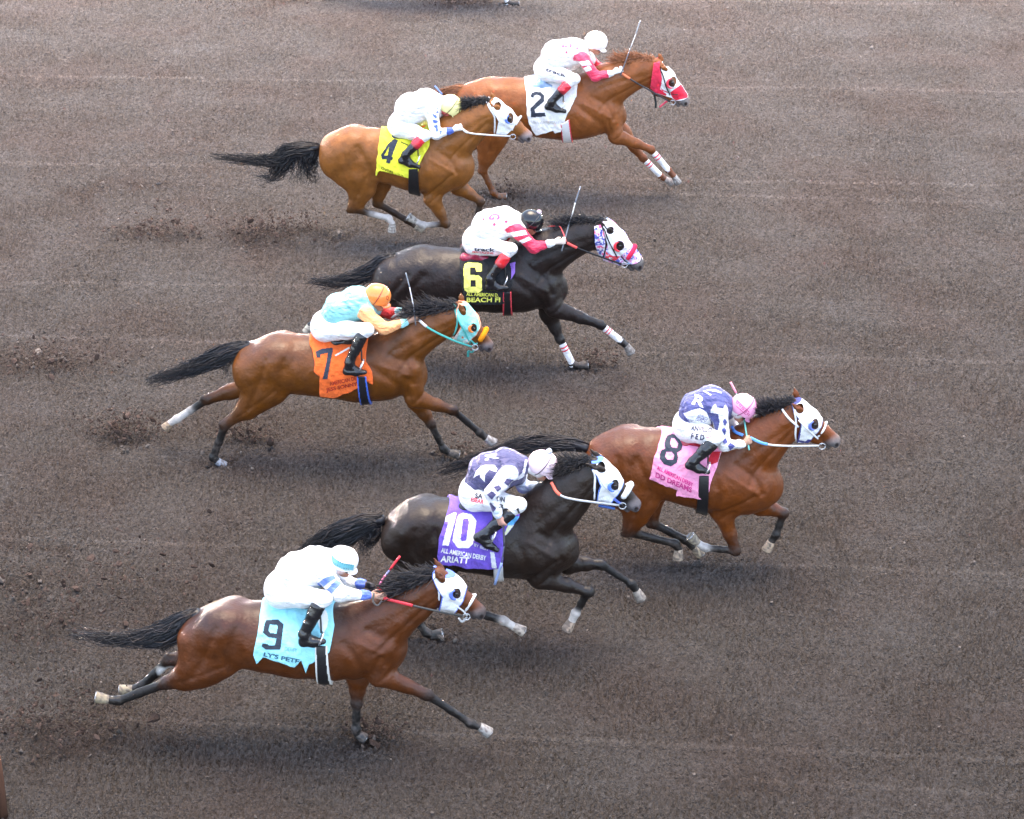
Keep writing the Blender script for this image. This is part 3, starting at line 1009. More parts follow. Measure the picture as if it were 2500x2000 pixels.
    for s in (-1, 1):
        st = Buf()
        c = s0 if s < 0 else mir(s0, Y)
        ring = [c + np.array([0.022 * math.cos(a), s * 0.055 * math.sin(a), 0.06 * math.cos(a) + 0.03]) for a in np.linspace(0, 6.283, 16)]
        vv, ff = tube(ring, 0.008, 6); st.add(vv, ff, (0.75, 0.76, 0.78))
        sto = st.obj('stirrup', M['metal'], root, origin=c)
        lb = Buf()
        q = [c + np.array([0.0, 0, 0.085]), c + np.array([-0.005, -s * 0.02, 0.2]), c + np.array([-0.02, -s * 0.05, 0.33])]
        vv, ff = tube(smooth_path(q, 8), 0.009, 6, flat=1.0); lb.add(vv, ff, (0.02, 0.02, 0.02))
        lb.obj('strap', M['strap'], sto)
    # reins
    rn = Buf()
    segs = h['rein']           # list of (frame,x,y,lat)
    pts = [outside(on_y(fr, x, y, Y + la), bodyb, 0.02) for fr, x, y, la in segs['p']]
    pts[-1] = bp + np.array([-0.03, -0.015, -0.005])
    pp = np.array([outside(q, bodyb, 0.015) for q in smooth_path(pts, 24)])
    n1 = int(segs['split'] * 24)
    for s in (-1, 1):
        rn = Buf()
        qq = pp if s < 0 else np.array([mir(q, Y) for q in pp])
        vv, ff = tube(qq[:n1 + 1], 0.0165, 8, flat=0.45); rn.add(vv, ff, segs['c1'])
        vv, ff = tube(qq[n1:], 0.0115, 8, flat=0.45); rn.add(vv, ff, segs['c2'])
        rn.obj('rein', M['strap'], root, origin=qq[0])
    for pts_, r_, col_ in segs.get('extra', []):
        rn = Buf()
        q_ = np.array([outside(q, bodyb, 0.012) for q in smooth_path([on_y(fr, x, y, Y + la) for fr, x, y, la in pts_], 14)])
        vv, ff = tube(q_, r_, 8, flat=0.5); rn.add(vv, ff, col_)
        rn.obj('rein', M['strap'], root, origin=q_[0])
    return h

# ------------------------------------------------------------------ jockey builder
def lerp(a, b, t): return np.asarray(a) * (1 - t) + np.asarray(b) * t

def hand_prims(wr, ha, Y, s, col, curl=True):
    """palm, four unequal bent fingers and a thumb"""
    out = []
    a = ha - wr; a = a / (np.linalg.norm(a) + 1e-9)
    up = np.array([0, 0, 1.0]); d = up - a * (up @ a); d /= np.linalg.norm(d)     # across the knuckles
    inn = np.cross(a, d) * 1.0
    if inn[1] * s > 0: inn = -inn                # towards the horse's midline = palm side
    pc = ha - a * 0.015
    for k in (-1, 0, 1):
        out.append(rc(wr, pc + d * 0.020 * k + a * 0.01, 0.021, 0.0165, 0.018, 1, col))
    lens = [0.030, 0.034, 0.032, 0.026]
    for i, l in enumerate(lens):
        k0 = pc + d * (0.030 - 0.020 * i) + a * 0.018
        k1 = k0 + a * l * 0.75 + inn * 0.012
        k2 = k1 - a * 0.004 + inn * 0.026
        k3 = k2 - a * 0.022 + inn * 0.004
        out.append(rc(k0, k1, 0.0102, 0.0095, 0.004, 1, col))
        out.append(rc(k1, k2, 0.0095, 0.0088, 0.003, 1, col))
        out.append(rc(k2, k3, 0.0088, 0.0078, 0.003, 1, col))
    t0 = wr + a * 0.03 + d * 0.026 + inn * 0.008
    t1 = t0 + a * 0.034 + d * 0.016 + inn * 0.014
    t2 = t1 + a * 0.026 - d * 0.006 + inn * 0.010
    out.append(rc(t0, t1, 0.0125, 0.0105, 0.006, 1, col))
    out.append(rc(t1, t2, 0.0105, 0.0085, 0.003, 1, col))
    return out

def build_jockey(j, h):
    hid, Y = h['id'], h['Y']
    LIM[0] = Y + 0.16
    jf = 'j' + hid
    Q = lambda p, lat=0.0: on_y(jf, p[0], p[1], Y + lat)
    mu = m_per_unit(jf, Q(j['hip']))
    skin = j.get('skin', (0.42, 0.20, 0.13))
    hip, mid, chest, nb = Q(j['hip']), Q(j['mid']), Q(j['chest']), Q(j['neck'])
    rh, rm, rch = j.get('r', (0.148, 0.155, 0.155))
    hc = Q(j['helmet']); br = Q(j['brim']); fcp = Q(j['face'])
    f_ = br - hc; f_[1] = 0; f_ /= np.linalg.norm(f_)
    n_ = np.array([f_[2], 0, -f_[0]])
    if (fcp - hc) @ n_ < 0: n_ = -n_
    # tilt the dome axis so the brim sits slightly below the equator
    th = math.radians(22)
    f2 = f_ * math.cos(th) - n_ * math.sin(th); n2 = n_ * math.cos(th) + f_ * math.sin(th)
    f_, n_ = f2, n2
    RH = j['rhel']
    lat_s, lat_e, lat_w = 0.17, 0.23, 0.10
    nS, nE, nW, nH = [Q(p, -l) for p, l in zip(j['arm'], j.get('lat', (lat_s, lat_e, lat_w, 0.085)))]
    fS, fE, fW, fH = [Q(p, l) for p, l in zip(j['farm'], (0.17, 0.20, 0.10, 0.085))]
    nW, nH = outside(nW, h['bvh'], 0.045), outside(nH, h['bvh'], 0.04)
    nE = outside(nE, h['bvh'], 0.06)
    kn = Q(j['knee'], -0.285); bt = Q(j['boot'], -0.31); an = Q(j['ankle'], -0.345); he = Q(j['heel'], -0.35); to = Q(j['toe'], -0.37)
    hipN = hip + np.array([0.02, -0.085, -0.01])
    def both(fn):
        return fn(lambda q: q) + fn(lambda q: mir(q, Y))
    # body, one continuous surface
    head_c = hc + n_ * (RH * 0.42) - f_ * 0.005
    hw = j.get('wrapcol')
    hcol = skin
    bp = [rc(hip, mid, rh - 0.03, rm - 0.03, 0.05, 1.1, skin), rc(mid, chest, rm - 0.03, rch - 0.03, 0.05, 1.15, skin), rc(chest, nb, rch - 0.04, 0.07, 0.04, 1, skin),
          rc(nb, head_c - f_ * 0.03 + n_ * 0.02, 0.06, 0.058, 0.03, 1, hw or skin),
          rc(nS, nE, 0.050, 0.040, 0.03, 1, skin), rc(nE, nW, 0.042, 0.027, 0.02, 1, skin), rc(fS, fE, 0.050, 0.040, 0.03, 1, skin), rc(fE, fW, 0.042, 0.027, 0.02, 1, skin)]
    bp += both(lambda m: [rc(m(hipN), m(kn), 0.08, 0.05, 0.04, 1, skin), rc(m(kn), m(an), 0.048, 0.032, 0.03, 1, skin), rc(m(an), m(lerp(he, to, 0.45)), 0.026, 0.018, 0.02, 1, skin)])
    # head
    hd = [ball(head_c - f_ * 0.02, 0.092, 0.02, 0.82, hw or skin), rc(head_c + f_ * 0.02 + n_ * 0.01, head_c + f_ * 0.045 + n_ * 0.075, 0.072, 0.040, 0.03, 0.82, skin),
          rc(head_c + f_ * 0.086 + n_ * 0.012, head_c + f_ * 0.108 + n_ * 0.045, 0.011, 0.016, 0.012, 1, skin),
          ball(head_c + f_ * 0.078 + n_ * 0.088, 0.020, 0.02, 1, skin),
          rc(head_c + f_ * 0.092 + n_ * 0.064 + np.array([0, -0.018, 0]), head_c + f_ * 0.092 + n_ * 0.064 + np.array([0, 0.018, 0]), 0.008, 0.008, 0.006, 1, (0.35, 0.10, 0.08))]
    for s in (-1, 1):
        hd.append(rc(head_c - f_ * 0.012 + n_ * 0.005 + np.array([0, s * 0.076, 0]), head_c - f_ * 0.006 + n_ * 0.045 + np.array([0, s * 0.074, 0]), 0.018, 0.011, 0.008, 0.6, hw or skin))
        hd.append(ball(head_c + f_ * 0.085 + n_ * 0.012 + np.array([0, s * 0.032, 0]), 0.012, 0.006, 1, None, True))
    bp += hd
    g1, g2 = j.get('glove', (skin, skin))
    bp += hand_prims(nW, nH, Y, -1, g1)
    bp += hand_prims(fW, fH, Y, 1, g2)
    D, lo, vx, ax = field(bp, 0.0075)
    V, F = nets(D, lo, vx)
    C = colours(V, bp, skin, 0.004)
    base = np.array([hip[0], Y, hip[2] - 0.15])
    root = empty('person', base, j['label'], 'jockey', 'jockeys riding the racehorses')
    mesh_obj('body', V, F, C, M['skin'], root)
    # eyes (behind the goggles)
    for s in (-1, 1):
        ebuf = Buf()
        ve, fe = nets(*field([ball(head_c + f_ * 0.078 + n_ * 0.012 + np.array([0, s * 0.032, 0]), 0.0115, 0.005)], 0.004)[:3])
        ebuf.add(ve, [tuple(q) for q in fe], (0.6, 0.6, 0.58))
        ebuf.obj('eye', M['eye'], root)
    # goggles
    gp = [rc(head_c + f_ * 0.086 + n_ * 0.010 + np.array([0, -0.034, 0]), head_c + f_ * 0.086 + n_ * 0.010 + np.array([0, 0.034, 0]), 0.024, 0.024, 0.02, 1, BLACK),
          rc(head_c + f_ * 0.066 + n_ * 0.010 + np.array([0, -0.070, 0]), head_c + f_ * 0.086 + n_ * 0.010 + np.array([0, -0.034, 0]), 0.020, 0.024, 0.02, 1, BLACK),
          rc(head_c + f_ * 0.066 + n_ * 0.010 + np.array([0, 0.070, 0]), head_c + f_ * 0.086 + n_ * 0.010 + np.array([0, 0.034, 0]), 0.020, 0.024, 0.02, 1, BLACK)]
    VG, FG = nets(*field(gp, 0.006)[:3])
    mesh_obj('goggles', VG, FG, j.get('goggle', (0.01, 0.01, 0.012)), M['eye'], root)
    # helmet
    hc2 = hc
    hp_ = [rc(hc2 - f_ * 0.012, hc2 + f_ * 0.012, RH, RH, 0.02, 0.86, j['helcol'])]
    Dh, lh, vh, axh = field(hp_, 0.0065, 0.0)
    X, Yy, Z = np.meshgrid(*axh, indexing='ij')
    dn = (X - hc2[0]) * n_[0] + (Z - hc2[2]) * n_[2]
    df = (X - hc2[0]) * f_[0] + (Z - hc2[2]) * f_[2]
    cut = dn - RH * 0.52 + np.clip(df, -1, 0) * 0.35      # lower at the nape
    Dh = np.maximum(Dh, cut.astype(np.float32))
    VH, FH = nets(Dh, lh, vh)
    bv = Buf(); hcol = np.zeros((len(VH), 3)); hcol[:] = j['helcol']
    bv.add(VH, [tuple(q) for q in FH], hcol)
    # peak
    pk = []
    for k in range(9):
        a_ = math.radians(-52 + 13 * k)
        pk.append(hc2 + f_ * (math.cos(a_) * (RH + 0.028) + 0.002) + np.array([0, math.sin(a_) * (RH * 0.86 + 0.01), 0]) + n_ * (RH * 0.50 + 0.014 * math.cos(a_)))
    pin = []
    for k in range(9):
        a_ = math.radians(-60 + 15 * k)
        pin.append(hc2 + f_ * (math.cos(a_) * (RH * 0.86)) + np.array([0, math.sin(a_) * (RH * 0.76), 0]) + n_ * (RH * 0.40))
    VP, FP = [], []
    for k in range(9):
        VP += [pin[k], pk[k], pk[k] + n_ * 0.007, pin[k] + n_ * 0.012]
    for k in range(8):
        for q in range(4):
            FP.append((k * 4 + q, k * 4 + (q + 1) % 4, (k + 1) * 4 + (q + 1) % 4, (k + 1) * 4 + q))
    FP.append((0, 1, 2, 3)); FP.append((35, 34, 33, 32))
    bv.add(VP, FP, j['helcol'])
    hbv = bvh_of(VH, FH)
    for polys, col in j.get('helpatch', []):
        decal_poly(bv, hbv, jf, polys, col, off=0.002, cell=0.8)
    bv.obj('helmet', M['shell'], root, origin=hc2)
    if j.get('pom') is not None:
        pc = Q(j['pom'])
        vp, fp = nets(*field([ball(pc, 0.028, 0.01)], 0.005)[:3])
        vp = vp + RNG.randn(*vp.shape) * 0.0015
        mesh_obj('pompom', vp, fp, j.get('pomcol', (0.6, 0.65, 0.75)), M['fleece'], root)
    if j.get('band') is not None:                       # elastic goggle strap round the helmet
        bb = Buf()
        ring = []
        bax = np.array(j.get('bandtilt', 0.5))
        d1 = n_ * math.cos(bax) - f_ * math.sin(bax)
        for k in range(33):
            a_ = 2 * math.pi * k / 32
            ring.append(hc2 + d1 * math.sin(a_) * (RH + 0.001) + np.array([0, math.cos(a_) * (RH * 0.86 + 0.003), 0]))
        vv, ff = tube(ring, 0.0045, 6); bb.add(vv, ff, j['band'])
        bb.obj('helmet_strap', M['strap'], root)
    # jersey
    jc, sc_ = j['jersey'], j['sleeve']
    waist = lerp(hip, mid, j.get('waist', 0.35))
    wn = 0.012
    tv = chest - hip; tv = tv / np.linalg.norm(tv); pv = np.array([tv[2], 0, -tv[0]])
    if pv[2] > 0: pv = -pv
    bel = [rc(lerp(hip, mid, 0.8) + pv * 0.08, chest + pv * 0.11, 0.115, 0.115, 0.06, 1.2, jc)]
    jp = bel + [rc(waist, mid, rh * 0.93, rm, 0.05, 1.12, jc), rc(mid, chest, rm, rch, 0.05, 1.18, jc), rc(chest, nb, rch * 0.9, 0.095, 0.05, 1.05, jc),
          rc(nS + np.array([0, 0.04, 0]), fS - np.array([0, 0.04, 0]), 0.085, 0.085, 0.05, 1, jc),
          rc(nS, nE, 0.078, 0.066, 0.035, 1, sc_), rc(nE, lerp(nE, nW, 0.9), 0.066, 0.040, 0.03, 1, sc_),
          rc(fS, fE, 0.076, 0.060, 0.035, 1, j.get('fsleeve', sc_)), rc(fE, lerp(fE, fW, 0.9), 0.060, 0.038, 0.03, 1, j.get('fsleeve', sc_))]
    D, lo, vx, ax = field(jp, 0.0085)
    D = D + (0.016 * vnoise(ax[0][:, None] + 0.6 * ax[2][None, :], 0.4 * ax[2][None, :] - 0.3 * ax[0][:, None], 0.055, int(hid) + 30)
             + 0.005 * vnoise(ax[0][:, None] + ax[2][None, :] * 1.2, ax[2][None, :] * 0.5, 0.028, int(hid) + 31))[:, None, :].astype(np.float32)
    VJ, FJ = nets(D, lo, vx)
    CJ = colours(VJ, jp, jc, 0.002)
    jb = Buf(); jb.add(VJ, [tuple(q) for q in FJ], CJ)
    jbv = bvh_merge([(VJ, FJ)])
    for polys, col in j.get('jpatch', []):
        decal_poly(jb, jbv, jf, polys, col)
    for s_, tl, tr, bl, col in j.get('jtext', []):
        decal_text(jb, jbv, jf, s_, tl, tr, bl, col)
    jb.obj('jersey', M['silk'], root)
    # cuffs
    for (E_, W_, cc) in ((nE, nW, j.get('cuff', jc)), (fE, fW, j.get('fcuff', j.get('cuff', jc)))):
        vv, ff = nets(*field([rc(lerp(E_, W_, 0.78), lerp(E_, W_, 0.97), 0.050, 0.040, 0.01)], 0.007)[:3])
        cfb = Buf(); cfb.add(vv, [tuple(q) for q in ff], cc)
        cfb.obj('cuff', M['silk'], root)
    # breeches
    wc = j.get('breech', WHITE)
    kb = lerp(kn, bt, 0.55)
    bq = [rc(hip + np.array([0, -0.055, 0]), hip + np.array([0, 0.055, 0]), rh - 0.008, rh - 0.008, 0.05, 1, wc), rc(hip, lerp(hip, mid, 0.45), rh - 0.004, rh * 0.90, 0.04, 1.12, wc)]
    bq += both(lambda m: [rc(m(hipN), m(lerp(hipN, kn, 0.5)), 0.125, 0.10, 0.04, 1, wc), rc(m(lerp(hipN, kn, 0.5)), m(kn), 0.10, 0.068, 0.03, 1, wc), rc(m(kn), m(kb), 0.068, 0.060, 0.03, 1, wc)])
    D, lo, vx, ax = field(bq, 0.0085)
    D = D + (0.006 * vnoise(ax[0][:, None] + 0.5 * ax[2][None, :], ax[2][None, :] * 0.6, 0.06, int(hid) + 40))[:, None, :].astype(np.float32)
    VB, FB = nets(D, lo, vx)
    bb = Buf(); bb.add(VB, [tuple(q) for q in FB], wc)
    bbv = bvh_merge([(VB, FB), (VJ, FJ)])
    for s_, tl, tr, bl, col in j.get('btext', []):
        decal_text(bb, bbv, jf, s_, tl, tr, bl, col, off=0.007)
    for polys, col in j.get('bpatch', []):
        decal_poly(bb, bbv, jf, polys, col)
    bb.obj('breeches', M['silk'], root)
    # boots
    for s in (-1, 1):
        m = (lambda q: q) if s < 0 else (lambda q: mir(q, Y))
        top = j.get('boottop', BLACK)
        t2 = lerp(bt, an, 0.30)
        bo = [rc(m(bt), m(t2), 0.066, 0.064, 0.01, 1, top), rc(m(t2), m(an), 0.064, 0.048, 0.01, 1, BLACK),
              rc(m(an), m(lerp(he, to, 0.12)), 0.048, 0.040, 0.02, 1, BLACK), rc(m(lerp(he, to, 0.12)), m(lerp(he, to, 0.55)), 0.042, 0.044, 0.02, 1, BLACK),
              rc(m(lerp(he, to, 0.55)), m(lerp(he, to, 0.92)), 0.044, 0.026, 0.02, 1, BLACK), rc(m(an), m(lerp(he, to, 0.5)), 0.042, 0.038, 0.03, 1, BLACK)]
        D, lo, vx, ax = field(bo, 0.0065)
        D = D + (0.006 * vnoise(ax[2][None, :] * 1.4 + 0 * ax[0][:, None], ax[0][:, None] * 0.4, 0.035, 51))[:, None, :].astype(np.float32)
        VO, FO = nets(D, lo, vx)
        CO = colours(VO, bo, BLACK, 0.002)
        mesh_obj('boot', VO, FO, CO, M['leather'], root)
    j['root'] = root
    # whip
    if j.get('whip'):
        wb = Buf()
        for pts, rad, col in j['whip']['segs']:
            q = [outside(on_y(fr, x, y, Y + la), h['bvh'], 0.05) if la < 0 else on_y(fr, x, y, Y + la) for fr, x, y, la in pts]
            vv, ff = tube(smooth_path(q, 6), rad * 0.8, 8); wb.add(vv, ff, col)
        q0 = on_y(*j['whip']['segs'][0][0][0][:3], Y)
        wr = wb.obj('riding_whip', M['strap'], None, origin=q0)
        props(wr, j['whip']['label'], 'whip', 'whips held by the jockeys')
# ------------------------------------------------------------------ traced data
BLKC = (0.014, 0.012, 0.012)
BLUE = (0.10, 0.18, 0.62)
NAVY = (0.02, 0.025, 0.06)
DIG = (0.025, 0.035, 0.055)
RED = (0.72, 0.04, 0.08)
TEAL = (0.05, 0.45, 0.40)
HOLE8 = None
HORSES = []
HORSES.append(dict(id='9', spots=[(445, 605, 0.13, 0.055, (0.6, 0.58, 0.55)), (485, 595, 0.13, 0.055, (0.6, 0.58, 0.55))], mane0=0.35, mass=[[(600, 500, 88), (612, 590, 90), (545, 645, 56)]], Y=-6.7, label='reddish bay racehorse under a light blue cloth numbered 9, nearest the camera', coat=(0.145, 0.045, 0.018), low=BLKC, back=(0.045, 0.022, 0.018), backamt=1.1, hair=(0.010, 0.010, 0.014),
    torso=[(625, 445, 112), (730, 440, 148), (880, 455, 158), (1030, 472, 170), (1170, 478, 174), (1300, 480, 165), (1395, 490, 125), (1428, 540, 70)],
    neck=[(1330, 420, 135), (1440, 372, 112), (1530, 320, 86), (1605, 268, 68), (1660, 235, 60)], poll=(1648, 168), nose=(1876, 345),
    ear_near=(1210, 450, 1085, 285), ear_far=(1190, 260, 1078, 95),
    fore=[dict(p=[(1390, 500), (1400, 625), (1605, 712), (1795, 838), (1835, 852), (1885, 885)], hoof=(0.28, 0.27, 0.26)),
          dict(p=[(1370, 500), (1300, 630), (1295, 748), (1292, 862), (1300, 885), (1330, 905)], hoof=(0.03, 0.03, 0.03))],
    hind=[dict(p=[(690, 430), (700, 575), (455, 662), (252, 738), (205, 733), (148, 722)], hoof=(0.33, 0.27, 0.18)),
          dict(p=[(680, 430), (620, 560), (475, 560), (355, 672), (312, 688), (250, 695)], sock=0, hoof=(0.33, 0.28, 0.2))],
    tail=[(610, 350), (540, 395), (450, 450), (340, 465), (220, 468), (30, 440)], tailw=[30, 55, 62, 38, 30, 24], locks=[([(560, 380), (490, 450), (430, 540)], [40, 50, 14], 120)],
    cloth=[(190, 740), (130, 1100), (85, 1350), (125, 1440), (200, 1370), (380, 1420), (560, 1480), (640, 1400), (680, 1530), (715, 1450), (760, 1440), (950, 1310), (1010, 1000), (1000, 780)], clothcol=(0.28, 0.70, 0.80),
    nums=[([[(235, 950), (370, 945), (430, 1000), (395, 1280), (385, 1290), (250, 1290), (225, 1285), (180, 1250), (190, 1215), (250, 1225), (265, 1240), (330, 1240), (350, 1160), (255, 1145), (195, 1095), (215, 990)], [(275, 1000), (350, 1005), (365, 1020), (350, 1105), (280, 1100), (258, 1070)]], DIG),
          ([ell(880, 950, 58, 130)], (0.8, 0.8, 0.78))],
    text=[("LY'S PETE", (210, 1315), (615, 1400), (200, 1365), (0.03, 0.12, 0.18)), ("DERBY", (445, 1255), (590, 1275), (440, 1300), (0.15, 0.4, 0.5))],
    girth=[(790, 1230), (930, 1230), (1000, 1640), (840, 1640)], girthcol=(0.012, 0.012, 0.014), girthedge=(0.7, 0.7, 0.66),
    saddle=(690, 800, 0.30), saddlecol=(0.02, 0.02, 0.02), stirrup=(860, 1190),
    hood=dict(col=WHITE, edge=BLUE, poly=[(1040, 370), (1060, 285), (1095, 255), (1250, 270), (1450, 350), (1640, 520), (1600, 640), (1560, 790), (1400, 1000), (1150, 950), (1210, 700), (1110, 540)], holes=[(1195, 430, 62, 85), (1445, 665, 70, 95)]), cup=BLUE,
    straps=[([(1150, 560), (1160, 740), (1135, 935)], 0.009, WHITE), ([(1450, 880), (1560, 960), (1620, 1030)], 0.008, WHITE), ([(1480, 1070), (1540, 1130), (1620, 1060)], 0.010, WHITE)],
    roll=([(1745, 700), (1680, 820), (1590, 960)], 0.013, WHITE, 'fleece'), bit=(1600, 1020),
    rein=dict(p=[('h9', 240, 745, -0.09), ('h9', 540, 820, -0.14), ('h9', 800, 885, -0.15), ('h9', 1200, 975, -0.12), ('h9', 1580, 1040, -0.07)], split=0.42, c1=(0.80, 0.05, 0.07), c2=(0.06, 0.06, 0.06),
              extra=[([('j9', 1460, 640, -0.12), ('j9', 1450, 740, -0.14), ('j9', 1500, 785, -0.14), ('j9', 1550, 730, -0.12)], 0.008, (0.1, 0.1, 0.1)), ([('j9', 1500, 580, 0.0), ('j9', 1560, 640, -0.03), ('j9', 1600, 700, -0.08)], 0.012, (0.8, 0.05, 0.07))]),
    maned=(-0.95, -0.05, 0.10), manel=0.22))
HORSES.append(dict(id='7', mane0=0.25, mass=[[(655, 640, 132), (700, 715, 112), (610, 838, 62)]], Y=-1.33, label='light bay racehorse under an orange cloth numbered 7, with one white hind sock', coat=(0.225, 0.078, 0.021), low=BLKC, back=(0.075, 0.038, 0.028), hair=(0.010, 0.010, 0.014),
    torso=[(665, 570, 138), (790, 565, 178), (940, 575, 180), (1090, 588, 186), (1240, 600, 196), (1390, 600, 190), (1510, 612, 148), (1580, 650, 80)],
    neck=[(1450, 510, 150), (1560, 430, 128), (1660, 370, 106), (1760, 325, 88), (1830, 305, 75)], poll=(1848, 222), nose=(2062, 468),
    ear_near=(1070, 520, 960, 300), ear_far=(1040, 290, 1010, 40), muzzle=(0.09, 0.08, 0.085),
    fore=[dict(p=[(1545, 610), (1590, 770), (1810, 842), (1968, 975), (2005, 1005), (2060, 1040)], hoof=(0.30, 0.30, 0.31)),
          dict(p=[(1540, 610), (1600, 790), (1680, 920), (1755, 1068), (1790, 1090), (1845, 1105)], hoof=(0.03, 0.03, 0.03))],
    hind=[dict(p=[(735, 565), (760, 720), (480, 925), (408, 1118), (432, 1140), (475, 1170)], hoof=(0.25, 0.28, 0.33)),
          dict(p=[(720, 560), (640, 690), (375, 780), (195, 895), (155, 920), (128, 948)], sock=2, hoof=(0.40, 0.28, 0.18))],
    tail=[(625, 460), (520, 490), (410, 545), (290, 595), (160, 640), (20, 665)], tailw=[28, 52, 55, 45, 34, 18], locks=[([(560, 480), (500, 540), (470, 640)], [30, 40, 10], 60)],
    cloth=[(130, 815), (165, 960), (200, 1100), (195, 1240), (260, 1300), (275, 1530), (460, 1545), (620, 1500), (780, 1440), (790, 1330), (940, 1395), (940, 1250), (850, 1110), (885, 800)], clothcol=(0.80, 0.13, 0.025),
    nums=[([[(213, 985), (290, 950), (425, 935), (432, 970), (400, 1120), (362, 1335), (303, 1335), (355, 1100), (368, 1000), (275, 1020), (272, 1058), (225, 1064)]], DIG),
          ([[(455, 1030), (640, 925), (648, 945), (470, 1045)]], (0.7, 0.68, 0.62))],
    text=[("AMERICAN DE", (385, 1375), (725, 1300), (395, 1425), (0.42, 0.04, 0.015)), ("JESS SONNY", (340, 1455), (740, 1372), (350, 1515), (0.32, 0.025, 0.01))],
    girth=[(740, 1290), (860, 1290), (968, 1640), (820, 1640)], girthcol=(0.012, 0.012, 0.016), girthedge=(0.05, 0.15, 0.60),
    saddle=(640, 870, 0.30), saddlecol=(0.02, 0.02, 0.02), stirrup=(800, 1190),
    hood=dict(col=(0.24, 0.66, 0.62), edge=(0.78, 0.32, 0.20), poly=[(895, 440), (960, 290), (1040, 235), (1230, 290), (1420, 580), (1480, 800), (1380, 1020), (1180, 1210), (1110, 1230), (820, 1120), (1010, 830), (900, 600)], holes=[(1055, 490, 75, 85), (1310, 860, 72, 110)],
        patch=[([star(1050, 1095, 40)], (0.75, 0.15, 0.05)), ([[(830, 1110), (870, 1050), (960, 1010), (930, 1080), (900, 1150)]], (0.75, 0.7, 0.65)), ([[(1040, 1180), (1160, 1130), (1180, 1190), (1110, 1225)]], (0.75, 0.7, 0.65))]), cup=(0.80, 0.22, 0.06),
    straps=[([(850, 310), (880, 480), (925, 690), (900, 880), (835, 1040)], 0.010, TEAL), ([(880, 330), (950, 680), (1080, 930), (1230, 1230)], 0.009, TEAL), ([(1240, 1160), (1330, 1240), (1400, 1230)], 0.010, TEAL), ([(1180, 1400), (1260, 1440), (1330, 1380)], 0.010, TEAL), ([(1180, 1420), (1175, 1540)], 0.013, TEAL)],
    roll=([(1600, 910), (1530, 1040), (1440, 1180)], 0.030, (0.85, 0.28, 0.02), 'fleece'), bit=(1330, 1290),
    rein=dict(p=[('h7', 30, 690, -0.09), ('h7', 280, 890, -0.12), ('h7', 800, 1150, -0.13), ('h7', 1280, 1320, -0.07)], split=0.26, c1=(0.72, 0.68, 0.66), c2=TEAL,
              extra=[([('j7', 1180, 560, 0.05), ('j7', 1260, 505, 0.0), ('j7', 1400, 470, 0.0), ('j7', 1500, 520, -0.02)], 0.013, (0.6, 0.6, 0.62))]),
    maned=(-0.93, 0.0, 0.25), manel=0.20))
